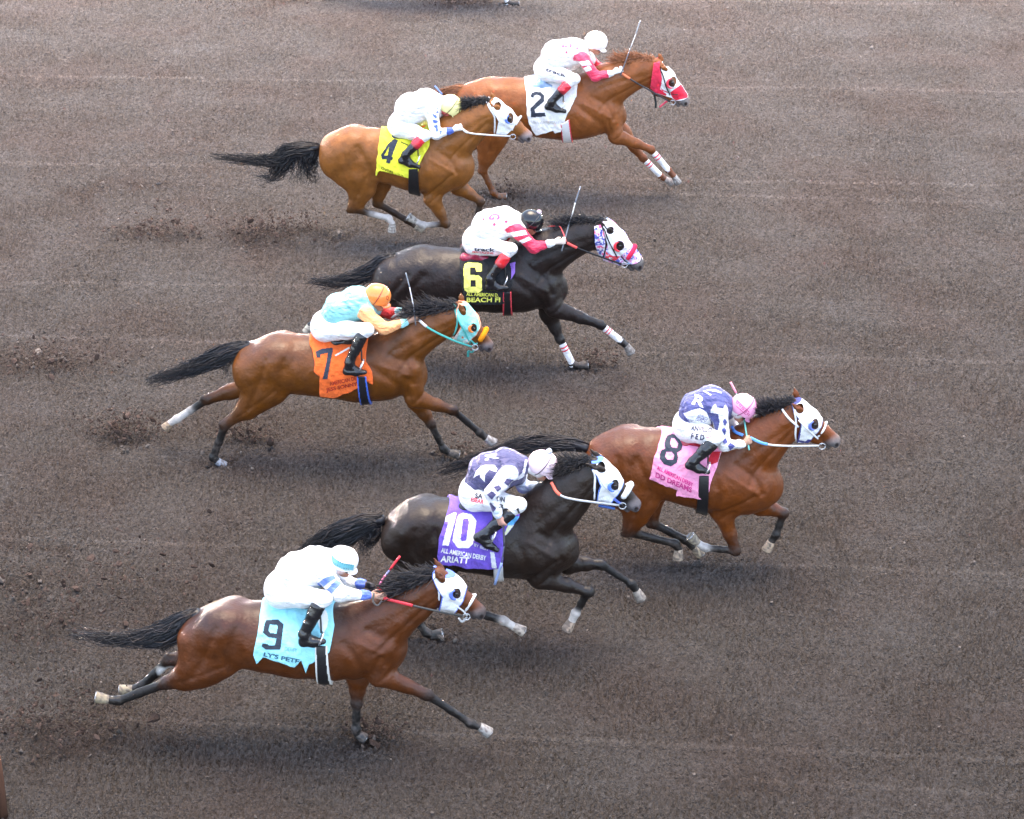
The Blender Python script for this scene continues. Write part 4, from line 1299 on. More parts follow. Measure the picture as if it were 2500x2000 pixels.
HORSES.append(dict(id='8', mane0=0.38, mass=[[(890, 500, 120), (935, 570, 108), (1010, 640, 68), (990, 715, 52)]], Y=-3.38, label='shiny bay racehorse under a pink cloth numbered 8, in front of all the others', coat=(0.225, 0.066, 0.017), low=(0.020, 0.015, 0.013), back=(0.085, 0.036, 0.024), hair=(0.010, 0.010, 0.015),
    torso=[(850, 425, 112), (925, 425, 150), (1040, 440, 160), (1160, 462, 172), (1280, 492, 176), (1400, 522, 182), (1510, 540, 165), (1580, 560, 110)],
    neck=[(1480, 440, 160), (1560, 370, 130), (1625, 310, 108), (1690, 262, 88), (1735, 240, 76)], poll=(1735, 160), nose=(1978, 340),
    ear_near=(945, 640, 730, 490), ear_far=(880, 410, 797, 145), muzzle=(0.12, 0.11, 0.11),
    fore=[dict(p=[(1540, 560), (1400, 690), (1462, 872), (1318, 858), (1280, 835), (1232, 792)], sock=1, hoof=(0.45, 0.38, 0.28), sole=True),
          dict(p=[(1560, 560), (1585, 655), (1692, 692), (1655, 795), (1632, 828), (1605, 880)], sock=0, hoof=(0.50, 0.36, 0.25))],
    hind=[dict(p=[(905, 440), (1010, 600), (945, 782), (1172, 838), (1190, 865), (1185, 925)], sock=0, hoof=(0.50, 0.38, 0.28)),
          dict(p=[(930, 440), (1060, 610), (1065, 740), (1222, 820), (1262, 858), (1315, 905)], sock=0, hoof=(0.50, 0.38, 0.26))],
    tail=[(765, 385), (680, 362), (560, 355), (430, 370), (280, 420), (50, 492)], tailw=[24, 34, 40, 40, 34, 22],
    cloth=[(300, 700), (255, 880), (205, 1050), (135, 1340), (330, 1420), (510, 1490), (490, 1550), (780, 1590), (905, 1590), (935, 1400), (1030, 1150), (1085, 960)], clothcol=(0.86, 0.31, 0.50),
    nums=[([[(375, 770), (440, 745), (510, 790), (575, 890), (560, 960), (500, 1000), (515, 1060), (500, 1130), (420, 1180), (330, 1150), (275, 1080), (275, 1020), (300, 960), (345, 950), (335, 880), (350, 820)], [(425, 810), (470, 810), (515, 880), (500, 940), (430, 925), (408, 870)], [(360, 985), (430, 985), (465, 1030), (450, 1095), (380, 1095), (342, 1050)]], DIG),
          ([[(960, 985), (1080, 985), (1040, 1120), (960, 1155), (900, 1150), (925, 1060)]], (0.50, 0.015, 0.03)), ([[(1075, 990), (1125, 1000), (1105, 1110), (1070, 1155), (1035, 1130)]], (0.3, 0.65, 0.55))],
    text=[("ALL AMERICAN DERBY", (245, 1165), (715, 1400), (235, 1220), (0.62, 0.03, 0.22)), ("DD DREAMS", (225, 1255), (700, 1460), (215, 1325), (0.52, 0.04, 0.2))],
    girth=[(790, 1290), (920, 1290), (915, 1725), (760, 1725)], girthcol=(0.010, 0.010, 0.012), girthedge=None,
    saddle=(730, 880, 0.20), saddlecol=(0.40, 0.02, 0.04), stirrup=(900, 1240),
    hood=dict(col=WHITE, edge=(0.052, 0.062, 0.21), poly=[(725, 470), (800, 370), (1000, 370), (1270, 530), (1450, 800), (1400, 1000), (1240, 1200), (1060, 1380), (850, 1330), (900, 1160), (940, 970), (930, 880), (780, 680)], holes=[(925, 635, 88, 95), (1250, 955, 85, 125)],
        patch=[([[(850, 1330), (870, 1180), (905, 1100), (940, 1180), (905, 1300), (1050, 1330), (1100, 1285), (1190, 1290), (1080, 1385)]], (0.05, 0.05, 0.22))]), cup=(0.12, 0.18, 0.50),
    straps=[([(530, 620), (690, 830), (890, 1010)], 0.012, WHITE), ([(810, 690), (840, 900), (825, 1200), (850, 1340)], 0.010, WHITE), ([(900, 860), (1100, 1070), (1320, 1270)], 0.010, WHITE)],
    roll=([(1500, 920), (1440, 1080), (1310, 1240)], 0.012, WHITE, 'strap'), bit=(1400, 1400),
    rein=dict(p=[('b8', 1530, 330, -0.09), ('b8', 1600, 360, -0.13), ('b8', 1700, 370, -0.14), ('b8', 1860, 370, -0.08)], split=0.38, c1=(0.12, 0.40, 0.75), c2=(0.75, 0.75, 0.72),
              extra=[([('j8', 1220, 650, 0.02), ('j8', 1260, 720, 0.02), ('j8', 1370, 770, 0.0)], 0.016, (0.05, 0.2, 0.6))]),
    maned=(-0.70, -0.05, 0.62), manel=0.15, manen=700))
HORSES.append(dict(id='10', mane0=0.40, mass=[[(605, 600, 108), (700, 650, 100)]], Y=-4.94, label='almost black racehorse under a purple cloth numbered 10', coat=(0.027, 0.016, 0.012), low=(0.012, 0.010, 0.010), belly=None, hair=(0.009, 0.009, 0.012),
    torso=[(605, 540, 108), (700, 510, 158), (840, 530, 178), (980, 560, 192), (1130, 582, 196), (1270, 600, 190), (1380, 610, 155), (1440, 635, 95)],
    neck=[(1320, 490, 165), (1420, 390, 142), (1495, 315, 120), (1560, 265, 100), (1610, 240, 84)], poll=(1612, 160), nose=(1880, 388),
    ear_near=(830, 610, 440, 468), ear_far=(770, 345, 550, 145), muzzle=(0.10, 0.09, 0.10),
    fore=[dict(p=[(1400, 640), (1340, 780), (1588, 850), (1520, 965), (1500, 1005), (1472, 1055)], sock=1, hoof=(0.45, 0.33, 0.25)),
          dict(p=[(1410, 640), (1480, 700), (1655, 708), (1815, 808), (1840, 845), (1868, 895)], hoof=(0.28, 0.25, 0.22))],
    hind=[dict(p=[(690, 540), (790, 700), (960, 950), (1140, 1003), (1195, 1035), (1262, 1068)], sock=1, hoof=(0.50, 0.42, 0.35)),
          dict(p=[(690, 540), (640, 720), (620, 930), (735, 1068), (765, 1078), (820, 1072)], hoof=(0.03, 0.03, 0.03))],
    tail=[(515, 470), (420, 490), (300, 545), (180, 605), (80, 665), (0, 730)], tailw=[28, 60, 75, 60, 40, 30], locks=[([(480, 500), (430, 570), (390, 660)], [40, 60, 24], 130)],
    cloth=[(330, 530), (250, 800), (150, 1120), (130, 1330), (170, 1420), (450, 1440), (750, 1470), (900, 1455), (905, 1200), (910, 1100), (1020, 980), (1095, 850)], clothcol=(0.16, 0.09, 0.52),
    nums=[([[(225, 925), (230, 870), (330, 820), (360, 825), (265, 1210), (190, 1205), (262, 935)]], WHITE),
          ([[(380, 850), (430, 825), (530, 840), (570, 890), (590, 920), (550, 1190), (500, 1240), (370, 1235), (310, 1150), (320, 1080), (360, 900)], [(440, 890), (490, 890), (505, 930), (470, 1150), (420, 1160), (405, 1130), (430, 920)]], WHITE),
          ([[(1095, 860), (1065, 960), (990, 985), (950, 975), (960, 930), (1040, 870)]], (0.08, 0.40, 0.70)), ([[(1065, 960), (1000, 1080), (930, 1130), (920, 1060), (960, 970)]], (0.75, 0.75, 0.50)), ([[(770, 1470), (750, 1280), (800, 1290), (830, 1480)]], (0.7, 0.7, 0.75))],
    text=[("ALL AMERICAN DERBY", (180, 1232), (708, 1328), (172, 1290), WHITE), ("ARIATT", (178, 1325), (510, 1348), (165, 1400), WHITE), ("BY BEST", (565, 1180), (735, 1240), (560, 1215), (0.6, 0.6, 0.7))],
    girth=[(790, 1440), (900, 1440), (925, 1600), (810, 1600)], girthcol=(0.65, 0.65, 0.65), girthedge=(0.5, 0.5, 0.5),
    saddle=(610, 770, 0.28), saddlecol=(0.012, 0.012, 0.014), stirrup=(790, 1130),
    hood=dict(col=WHITE, edge=(0.10, 0.22, 0.65), poly=[(575, 400), (690, 320), (900, 330), (1140, 530), (1330, 800), (1270, 980), (1180, 1140), (1000, 1370), (690, 1290), (730, 1080), (780, 950), (680, 700), (585, 600)], holes=[(795, 590, 90, 100), (1095, 955, 92, 130)],
        patch=[([[(690, 1290), (700, 1130), (740, 1060), (700, 1210), (720, 1290)]], (0.10, 0.22, 0.6))]), cup=(0.10, 0.22, 0.65),
    straps=[([(620, 620), (660, 760), (650, 1000), (640, 1260)], 0.011, WHITE), ([(690, 700), (880, 1000), (1100, 1220)], 0.006, (0.6, 0.65, 0.7)), ([(1080, 1250), (1180, 1330), (1240, 1350)], 0.014, BLUE), ([(740, 1400), (960, 1440), (1100, 1470)], 0.014, (0.08, 0.22, 0.65))],
    roll=([(1450, 940), (1370, 1090), (1260, 1240)], 0.031, WHITE, 'fleece'), bit=(1260, 1370),
    rein=dict(p=[('b10', 1392, 275, -0.05), ('b10', 1430, 335, -0.14), ('b10', 1510, 365, -0.16), ('b10', 1740, 398, -0.08)], split=0.40, c1=(0.80, 0.16, 0.10), c2=(0.55, 0.56, 0.58)),
    maned=(-0.85, -0.05, 0.32), manel=0.17, manen=650))
HORSES.append(dict(id='6', mane0=0.3, mass=[[(600, 630, 145), (640, 680, 130)]], Y=1.0, label='dark brown racehorse under a black cloth with a yellow number 6', coat=(0.024, 0.015, 0.013), low=(0.011, 0.010, 0.012), hair=(0.009, 0.010, 0.015),
    torso=[(600, 570, 145), (740, 565, 185), (890, 575, 182), (1040, 582, 188), (1190, 585, 192), (1320, 590, 184), (1430, 605, 150), (1505, 640, 92)],
    neck=[(1370, 500, 155), (1480, 420, 134), (1580, 365, 112), (1680, 325, 94), (1770, 308, 82)], poll=(1800, 238), nose=(2058, 488),
    ear_near=(1160, 530, 895, 290), ear_far=(1040, 320, 948, 100), muzzle=(0.10, 0.09, 0.09),
    fore=[dict(p=[(1450, 620), (1520, 750), (1790, 848), (1905, 940), (1938, 968), (1978, 1025)], wrap=True, hoof=(0.28, 0.27, 0.26)),
          dict(p=[(1450, 620), (1485, 780), (1550, 930), (1625, 1078), (1660, 1085), (1715, 1082)], wrap=True, hoof=(0.03, 0.03, 0.03))],
    hind=[dict(p=[(670, 570), (600, 700), (300, 720), (120, 830), (90, 850), (68, 890)], hoof=(0.40, 0.38, 0.33)),
          dict(p=[(680, 570), (640, 720), (420, 800), (260, 900), (220, 915), (180, 930)], hoof=(0.1, 0.1, 0.1))],
    tail=[(600, 450), (520, 480), (430, 540), (330, 580), (210, 600), (80, 590)], tailw=[28, 52, 50, 45, 34, 22], locks=[([(560, 480), (500, 540), (440, 610)], [34, 40, 18], 90)],
    cloth=[(128, 760), (120, 1000), (150, 1200), (200, 1400), (640, 1405), (720, 1390), (795, 1200), (850, 1000), (862, 760)], clothcol=(0.012, 0.013, 0.015),
    nums=[([[(185, 890), (230, 865), (380, 875), (410, 890), (415, 985), (340, 990), (320, 930), (255, 935), (255, 1030), (370, 1040), (410, 1080), (415, 1230), (370, 1270), (230, 1270), (180, 1230), (170, 960)], [(260, 1100), (330, 1100), (335, 1185), (260, 1190)]], (0.82, 0.80, 0.18)),
          ([[(780, 880), (855, 860), (850, 1000), (795, 1090), (800, 960)]], (0.25, 0.13, 0.50))],
    text=[("ALL AMERICAN D.", (207, 1262), (630, 1275), (207, 1308), (0.75, 0.75, 0.12)), ("BEACH FI", (213, 1330), (655, 1328), (210, 1392), (0.80, 0.80, 0.14))],
    girth=[(690, 1250), (800, 1250), (830, 1530), (690, 1530)], girthcol=(0.010, 0.010, 0.012), girthedge=(0.70, 0.06, 0.08),
    saddle=(330, 810, 0.26), saddlecol=(0.28, 0.02, 0.05), stirrup=(720, 1150),
    hood=dict(col=(0.72, 0.62, 0.75), edge=None, print=True, poly=[(950, 330), (1100, 270), (1310, 380), (1460, 560), (1660, 820), (1860, 1050), (1800, 1190), (1560, 1260), (1200, 1290), (950, 1200), (1060, 800), (980, 520)], holes=[(1120, 510, 84, 75), (1345, 840, 95, 120)],
        patch=[([[(950, 330), (1100, 270), (1310, 380), (1460, 560), (1640, 810), (1500, 980), (1350, 1080), (1180, 1080), (1080, 1000), (1060, 800), (980, 520)], ell(1120, 510, 84, 75), ell(1345, 840, 95, 120)], WHITE),
               ([[(1020, 960), (1080, 1040), (1200, 1085), (1350, 1090), (1260, 1180), (1150, 1210), (1010, 1130)]], (0.78, 0.06, 0.08)), ([ell(1060, 1060, 30, 26)], WHITE), ([ell(1130, 1140, 60, 28)], WHITE)],
        scrim=dict(poly=[(755, 405), (900, 360), (985, 560), (1010, 760), (1000, 900), (940, 1120), (860, 1080), (770, 760)], col=(0.7, 0.5, 0.7))), cup=(0.75, 0.04, 0.06),
    straps=[([(905, 290), (1000, 500), (1080, 720), (1280, 1110)], 0.008, BLACK), ([(1370, 1080), (1450, 1180), (1520, 1230)], 0.008, BLACK)],
    roll=([(1680, 880), (1610, 1010), (1510, 1160)], 0.028, (0.80, 0.03, 0.09), 'fleece'), bit=(1440, 1250),
    rein=dict(p=[('b6', 1592, 368, -0.08), ('b6', 1640, 392, -0.12), ('b6', 1710, 420, -0.14), ('b6', 1880, 485, -0.07)], split=0.38, c1=(0.80, 0.10, 0.09), c2=(0.015, 0.015, 0.018),
              extra=[([('b6', 1490, 272, 0.10), ('b6', 1545, 270, 0.05), ('b6', 1565, 300, -0.02), ('b6', 1588, 360, -0.08)], 0.014, (0.80, 0.12, 0.12))]),
    maned=(-0.85, -0.05, 0.42), manel=0.14, manen=650))
HORSES.append(dict(id='4', mane0=0.44, mass=[[(850, 550, 132), (945, 635, 112), (990, 720, 66), (965, 790, 48)]], Y=4.45, label='golden bay racehorse with a black tail under a yellow cloth numbered 4', coat=(0.36, 0.142, 0.052), low=(0.05, 0.025, 0.014), hair=(0.009, 0.009, 0.012),
    torso=[(835, 480, 118), (920, 480, 152), (1050, 500, 160), (1170, 520, 172), (1290, 548, 182), (1410, 570, 190), (1520, 575, 165), (1575, 590, 110)],
    neck=[(1480, 470, 165), (1570, 390, 140), (1650, 325, 118), (1720, 275, 98), (1775, 250, 84)], poll=(1790, 172), nose=(2068, 385),
    ear_near=(985, 490, 690, 350), ear_far=(880, 240, 758, 45), muzzle=(0.16, 0.14, 0.15),
    fore=[dict(p=[(1540, 590), (1425, 780), (1512, 942), (1370, 950), (1322, 925), (1255, 885)], sock=2, low=(0.06, 0.03, 0.015), hoof=(0.50, 0.46, 0.40), sole=True),
          dict(p=[(1550, 590), (1590, 710), (1728, 800), (1705, 905), (1690, 950), (1650, 1000)], low=(0.05, 0.03, 0.02), hoof=(0.2, 0.2, 0.2))],
    hind=[dict(p=[(880, 480), (1000, 650), (920, 848), (1150, 905), (1175, 940), (1172, 1012)], sock=2, hoof=(0.48, 0.44, 0.40)),
          dict(p=[(900, 480), (1100, 690), (1085, 815), (1270, 920), (1320, 955), (1395, 988)], sock=0, hoof=(0.45, 0.38, 0.30))],
    tail=[(722, 460), (620, 470), (520, 490), (440, 540), (280, 540), (50, 515)], tailw=[30, 50, 55, 48, 30, 16], locks=[([(690, 470), (660, 560), (680, 700)], [34, 50, 34], 150), ([(560, 480), (480, 570), (420, 650), (300, 640)], [50, 60, 40, 20], 130), ([(600, 480), (600, 580), (590, 700)], [40, 70, 60], 110)],
    cloth=[(195, 830), (150, 1080), (145, 1200), (120, 1340), (125, 1510), (180, 1435), (320, 1460), (640, 1545), (680, 1570), (740, 1580), (790, 1550), (810, 1350), (980, 1030), (1000, 920)], clothcol=(0.82, 0.80, 0.06),
    nums=[([[(400, 930), (430, 925), (475, 950), (375, 1210), (390, 1225), (385, 1265), (355, 1275), (345, 1325), (285, 1310), (290, 1255), (215, 1250), (200, 1185), (310, 1010), (330, 990)], [(330, 1050), (310, 1190), (250, 1190)]], DIG),
          ([[(520, 965), (640, 1020), (636, 1034), (520, 980)]], (0.02, 0.02, 0.02))],
    text=[("OVERLAND", (205, 1375), (565, 1520), (200, 1415), (0.12, 0.12, 0.01))],
    girth=[(650, 1400), (800, 1400), (830, 1715), (640, 1715)], girthcol=(0.010, 0.010, 0.012), girthedge=None,
    saddle=(600, 900, 0.28), saddlecol=(0.012, 0.014, 0.018), stirrup=(800, 1300),
    hood=dict(col=WHITE, edge=None, poly=[(790, 330), (880, 210), (1050, 200), (1360, 380), (1550, 640), (1480, 900), (1380, 1100), (1200, 1240), (920, 1210), (990, 860), (830, 540)], holes=[(960, 470, 100, 95), (1310, 790, 88, 125)]), cup=(0.10, 0.20, 0.60),
    straps=[([(640, 310), (760, 540), (870, 720), (885, 950), (880, 1215)], 0.012, WHITE), ([(700, 360), (900, 680), (1000, 850)], 0.009, WHITE)],
    roll=([(1600, 740), (1500, 900), (1370, 1120)], 0.014, WHITE, 'fleece'), bit=(1380, 1260),
    rein=dict(p=[('b4', 1612, 345, -0.08), ('b4', 1645, 368, -0.12), ('b4', 1720, 380, -0.15), ('b4', 1890, 395, -0.08)], split=0.35, c1=(0.80, 0.80, 0.78), c2=(0.78, 0.78, 0.76)),
    maned=(-0.80, -0.05, 0.30), manel=0.15, manen=650))
HORSES.append(dict(id='2', mane0=0.30, mass=[[(430, 780, 145), (460, 900, 112), (425, 1050, 66)]], Y=6.19, label='chestnut racehorse with a red and white hood under a white cloth numbered 2', coat=(0.36, 0.125, 0.050), low=(0.20, 0.065, 0.028), hair=(0.26, 0.10, 0.045),
    torso=[(330, 640, 150), (440, 650, 190), (580, 665, 205), (730, 680, 215), (880, 695, 222), (1020, 705, 225), (1150, 705, 215), (1280, 715, 175), (1375, 750, 105)],
    neck=[(1220, 590, 190), (1350, 510, 158), (1470, 450, 132), (1580, 415, 110), (1660, 405, 96)], poll=(1690, 335), nose=(1968, 635),
    ear_near=(1240, 490, 1005, 320), ear_far=(1130, 250, 1048, 92), muzzle=(0.16, 0.15, 0.15),
    fore=[dict(p=[(1330, 730), (1400, 900), (1660, 1000), (1795, 1160), (1835, 1205), (1880, 1280)], wrap=True, low=(0.24, 0.08, 0.035), hoof=(0.33, 0.32, 0.31)),
          dict(p=[(1350, 730), (1450, 880), (1600, 1065), (1738, 1205), (1770, 1225), (1835, 1262)], wrap=True, low=(0.24, 0.08, 0.035), hoof=(0.28, 0.25, 0.24))],
    hind=[dict(p=[(400, 680), (500, 860), (395, 1155), (475, 1325), (510, 1352), (600, 1360)], low=(0.24, 0.085, 0.035), hoof=(0.24, 0.10, 0.05)),
          dict(p=[(400, 680), (420, 860), (230, 1050), (110, 1180), (80, 1210), (30, 1230)], low=(0.2, 0.07, 0.03), hoof=(0.2, 0.15, 0.1))],
    tail=[(310, 545), (220, 560), (120, 580), (10, 620), (-60, 650)], tailw=[30, 42, 40, 30, 16],
    cloth=[(60, 820), (90, 950), (90, 1250), (130, 1400), (215, 1530), (460, 1480), (490, 1515), (570, 1490), (600, 1420), (670, 1240), (790, 1000), (800, 850)], clothcol=(0.80, 0.80, 0.79),
    nums=[([[(145, 1010), (160, 960), (220, 940), (290, 950), (340, 1000), (340, 1075), (205, 1190), (210, 1240), (350, 1238), (355, 1290), (155, 1305), (145, 1175), (280, 1040), (285, 1005), (230, 985), (195, 1000), (185, 1030)]], DIG)],
    text=[("ALL AMERICAN", (175, 1345), (540, 1360), (175, 1385), (0.55, 0.55, 0.55))],
    girth=[(565, 1400), (690, 1330), (775, 1640), (620, 1640)], girthcol=(0.75, 0.74, 0.74), girthedge=(0.70, 0.05, 0.08),
    saddle=(310, 870, 0.24), saddlecol=(0.25, 0.38, 0.55), stirrup=(600, 1170),
    hood=dict(col=WHITE, edge=None, poly=[(1080, 300), (1120, 235), (1230, 230), (1450, 390), (1640, 790), (1720, 870), (1760, 1130), (1480, 1230), (1350, 1160), (1000, 1050), (1120, 700), (1120, 440)], holes=[(1215, 455, 88, 75), (1385, 800, 100, 110)],
        patch=[([[(1330, 1040), (1500, 920), (1620, 810), (1740, 880), (1770, 1160), (1450, 1235), (1380, 1150)]], (0.72, 0.02, 0.05)), ([[(1000, 1050), (1060, 880), (1120, 740), (1130, 820), (1090, 960), (1250, 1080), (1230, 1120)]], (0.72, 0.02, 0.055)), ([[(1100, 900), (1160, 980), (1290, 1030), (1280, 1050), (1140, 1000)]], (0.72, 0.02, 0.055))],
        scrim=dict(poly=[(940, 325), (1085, 280), (1080, 440), (1140, 700), (1090, 900), (1000, 1060), (850, 920), (905, 560)], col=(0.74, 0.03, 0.075))), cup=(0.75, 0.06, 0.10),
    straps=[([(1005, 330), (1150, 600), (1230, 880), (1330, 1100)], 0.008, BLACK), ([(1380, 1080), (1520, 1090)], 0.008, BLACK), ([(1080, 1390), (1200, 1290), (1290, 1230)], 0.014, (0.78, 0.06, 0.10)), ([(950, 1070), (985, 1250), (990, 1400)], 0.014, (0.02, 0.03, 0.03))],
    roll=None, bit=(1390, 1250),
    rein=dict(p=[('b2', 1440, 430, -0.09), ('b2', 1500, 468, -0.13), ('b2', 1560, 505, -0.14), ('b2', 1800, 615, -0.07)], split=0.36, c1=(0.80, 0.20, 0.09), c2=(0.05, 0.045, 0.05)),
    maned=(-0.90, 0.0, 0.22), manel=0.17, manen=480))

J = {}
J['9'] = dict(label='jockey in white silks with blue sleeve bands and a white helmet with a patterned band', hip=(400, 590), mid=(570, 400), chest=(800, 310), neck=(940, 260), helmet=(1105, 262), brim=(1285, 385), face=(1085, 420), rhel=0.128,
    arm=[(885, 420), (1075, 655), (1400, 668), (1560, 680)], farm=[(1000, 380), (1160, 540), (1340, 535), (1430, 570)], knee=(895, 705), boot=(815, 800), ankle=(665, 1110), heel=(620, 1205), toe=(905, 1195),
    jersey=WHITE, sleeve=WHITE, helcol=WHITE, glove=((0.55, 0.32, 0.24), (0.02, 0.02, 0.025)), cuff=BLUE, wrapcol=(0.75, 0.55, 0.55),
    jpatch=[([[(810, 540), (900, 470), (1005, 435), (1025, 480), (930, 530), (870, 590)]], (0.14, 0.24, 0.70)), ([[(900, 630), (1030, 490), (1095, 530), (955, 668)]], (0.14, 0.24, 0.70)), ([[(540, 275), (570, 300), (610, 270), (640, 225), (690, 218), (690, 238), (650, 245), (620, 290), (575, 315), (545, 305)]], (0.3, 0.42, 0.6)), ([[(680, 165), (720, 185), (775, 195), (720, 200)]], (0.3, 0.4, 0.8))],
    helpatch=[([[(965, 180), (1010, 245), (1090, 300), (1235, 325), (1225, 385), (1130, 390), (1020, 335), (940, 260), (935, 210)]], (0.12, 0.40, 0.46))] +
             [([[(975 + 24 * k, 235 + 13 * k if k < 6 else 310 + 3 * (k - 6)), (993 + 24 * k, 238 + 13 * k if k < 6 else 312 + 3 * (k - 6)), (980 + 24 * k, 258 + 13 * k if k < 6 else 332 + 3 * (k - 6))]], (0.01, 0.05, 0.08)) for k in range(10)] +
             [([[(965 + 25 * k, 275 + 14 * k if k < 6 else 352 + 5 * (k - 6)), (983 + 25 * k, 290 + 14 * k if k < 6 else 368 + 5 * (k - 6)), (960 + 25 * k, 293 + 14 * k if k < 6 else 372 + 5 * (k - 6))]], (0.01, 0.05, 0.08)) for k in range(9)],
    whip=dict(label='short red whip with a pink grip held above the neck of horse 9', segs=[([('j9', 1525, 545, 0.02), ('j9', 1590, 440, 0.04)], 0.013, (0.85, 0.22, 0.38)), ([('j9', 1590, 440, 0.04), ('j9', 1640, 380, 0.05)], 0.010, (0.35, 0.35, 0.65)), ([('j9', 1640, 380, 0.05), ('j9', 1755, 225, 0.08)], 0.014, (0.55, 0.015, 0.03))]))
J['7'] = dict(label='jockey in an aqua vest with pale orange sleeves and an orange helmet', hip=(325, 655), mid=(510, 440), chest=(740, 340), neck=(860, 300), helmet=(1000, 272), brim=(1180, 385), face=(985, 440), rhel=0.135,
    arm=[(860, 500), (1085, 695), (1370, 610), (1480, 570)], farm=[(950, 420), (1160, 500), (1300, 470), (1370, 470)], knee=(870, 705), boot=(795, 790), ankle=(645, 1120), heel=(575, 1235), toe=(860, 1250),
    jersey=(0.20, 0.52, 0.53), sleeve=(0.90, 0.39, 0.16), fsleeve=(0.70, 0.04, 0.04), helcol=(0.78, 0.23, 0.06), glove=((0.40, 0.22, 0.15), (0.02, 0.02, 0.02)), cuff=(0.30, 0.70, 0.72), fcuff=(0.3, 0.6, 0.65), band=(0.25, 0.03, 0.02), bandtilt=0.35,
    jpatch=[([[(455, 400), (470, 360), (520, 330), (590, 310), (620, 280), (632, 300), (600, 335), (540, 345), (490, 370), (465, 410)]], (0.75, 0.65, 0.65))],
    helpatch=[([ell(1128, 300, 16, 28), ell(1128, 300, 10, 20)], (0.4, 0.05, 0.03))],
    whip=dict(label='thin grey and white whip held upright beside the orange helmet', segs=[([('j7', 1490, 650, -0.09), ('j7', 1462, 410, -0.05)], 0.009, (0.10, 0.11, 0.13)), ([('j7', 1462, 410, -0.05), ('j7', 1410, 160, -0.02)], 0.007, (0.65, 0.66, 0.70)), ([('j7', 1410, 160, -0.02), ('j7', 1362, -20, 0.0)], 0.008, (0.22, 0.26, 0.30))]))
J['8'] = dict(label='jockey in slate blue silks with white diamond sleeves and a pink helmet', hip=(640, 640), mid=(760, 410), chest=(960, 320), neck=(1110, 320), helmet=(1378, 390), brim=(1485, 575), face=(1260, 560), rhel=0.128,
    arm=[(1055, 450), (1125, 895), (1370, 885), (1440, 850)], farm=[(1150, 430), (1240, 700), (1330, 690), (1390, 700)], knee=(1010, 800), boot=(950, 890), ankle=(710, 1120), heel=(620, 1150), toe=(935, 1265),
    jersey=(0.052, 0.062, 0.21), sleeve=WHITE, helcol=(0.85, 0.36, 0.58), wrapcol=(0.75, 0.72, 0.74), cuff=WHITE, fcuff=(0.08, 0.2, 0.55), glove=((0.42, 0.24, 0.17), (0.08, 0.2, 0.55)), band=(0.25, 0.04, 0.12), bandtilt=0.15,
    jpatch=[([[(585, 485), (680, 445), (800, 415), (890, 465), (950, 610), (940, 640), (690, 625)]], WHITE), ([[(608, 540), (720, 575), (662, 622)]], (0.06, 0.07, 0.26)), ([[(795, 480), (915, 550), (860, 612), (732, 575)]], (0.06, 0.07, 0.26)),
            ([[(1040, 490), (930, 470), (960, 700), (1010, 850), (1020, 780), (1060, 600)]], (0.052, 0.062, 0.21)), ([[(1020, 400), (1110, 420), (1150, 330), (1100, 300), (1000, 320)]], (0.052, 0.062, 0.21)),
            ([[(1100, 590), (1135, 550), (1162, 600), (1130, 650)]], (0.06, 0.07, 0.26)), ([[(1088, 700), (1120, 670), (1150, 700), (1130, 775)]], (0.06, 0.07, 0.26)), ([[(1100, 860), (1135, 800), (1167, 860), (1130, 885)]], (0.06, 0.07, 0.26)), ([[(1170, 910), (1205, 868), (1270, 912), (1200, 972)]], (0.06, 0.07, 0.26)),
            ([[(840, 185), (860, 180), (955, 235), (945, 248)]], WHITE), ([[(895, 168), (1000, 165), (1090, 205), (1085, 218), (1000, 190), (900, 182)]], WHITE)],
    jtext=[("R", (735, 225), (895, 275), (690, 360), WHITE)],
    btext=[("ANVILLO", (690, 640), (965, 670), (680, 705), (0.03, 0.03, 0.08)), ("F E D", (690, 740), (865, 765), (680, 815), (0.03, 0.03, 0.08))],
    bpatch=[([[(890 + 20 * (k % 3), 770 + 18 * (k // 3)), (905 + 20 * (k % 3), 770 + 18 * (k // 3)), (905 + 20 * (k % 3), 782 + 18 * (k // 3)), (890 + 20 * (k % 3), 782 + 18 * (k // 3))]], (0.6, 0.05, 0.1)) for k in range(6)],
    helpatch=[([[(1290 + 36 * k, 320 + 38 * k), (1315 + 36 * k, 345 + 38 * k), (1300 + 36 * k, 365 + 38 * k), (1275 + 36 * k, 340 + 38 * k)], [(1294 + 36 * k, 330 + 38 * k), (1308 + 36 * k, 345 + 38 * k), (1298 + 36 * k, 356 + 38 * k), (1284 + 36 * k, 340 + 38 * k)]], (0.55, 0.03, 0.15)) for k in range(5)] +
             [([[(1285, 300), (1455, 465), (1450, 472), (1280, 308)]], (0.6, 0.05, 0.2)), ([[(1275, 375), (1415, 500), (1410, 507), (1272, 383)]], (0.6, 0.05, 0.2))],
    whip=dict(label='whip with a turquoise handle and pink end passing behind the pink helmet', segs=[([('j8', 1450, 965, -0.10), ('j8', 1385, 570, -0.02)], 0.011, (0.15, 0.55, 0.50)), ([('j8', 1385, 570, -0.02), ('j8', 1280, 215, 0.15)], 0.008, (0.2, 0.45, 0.42)), ([('j8', 1280, 215, 0.15), ('j8', 1205, 70, 0.20)], 0.014, (0.75, 0.25, 0.33))]))
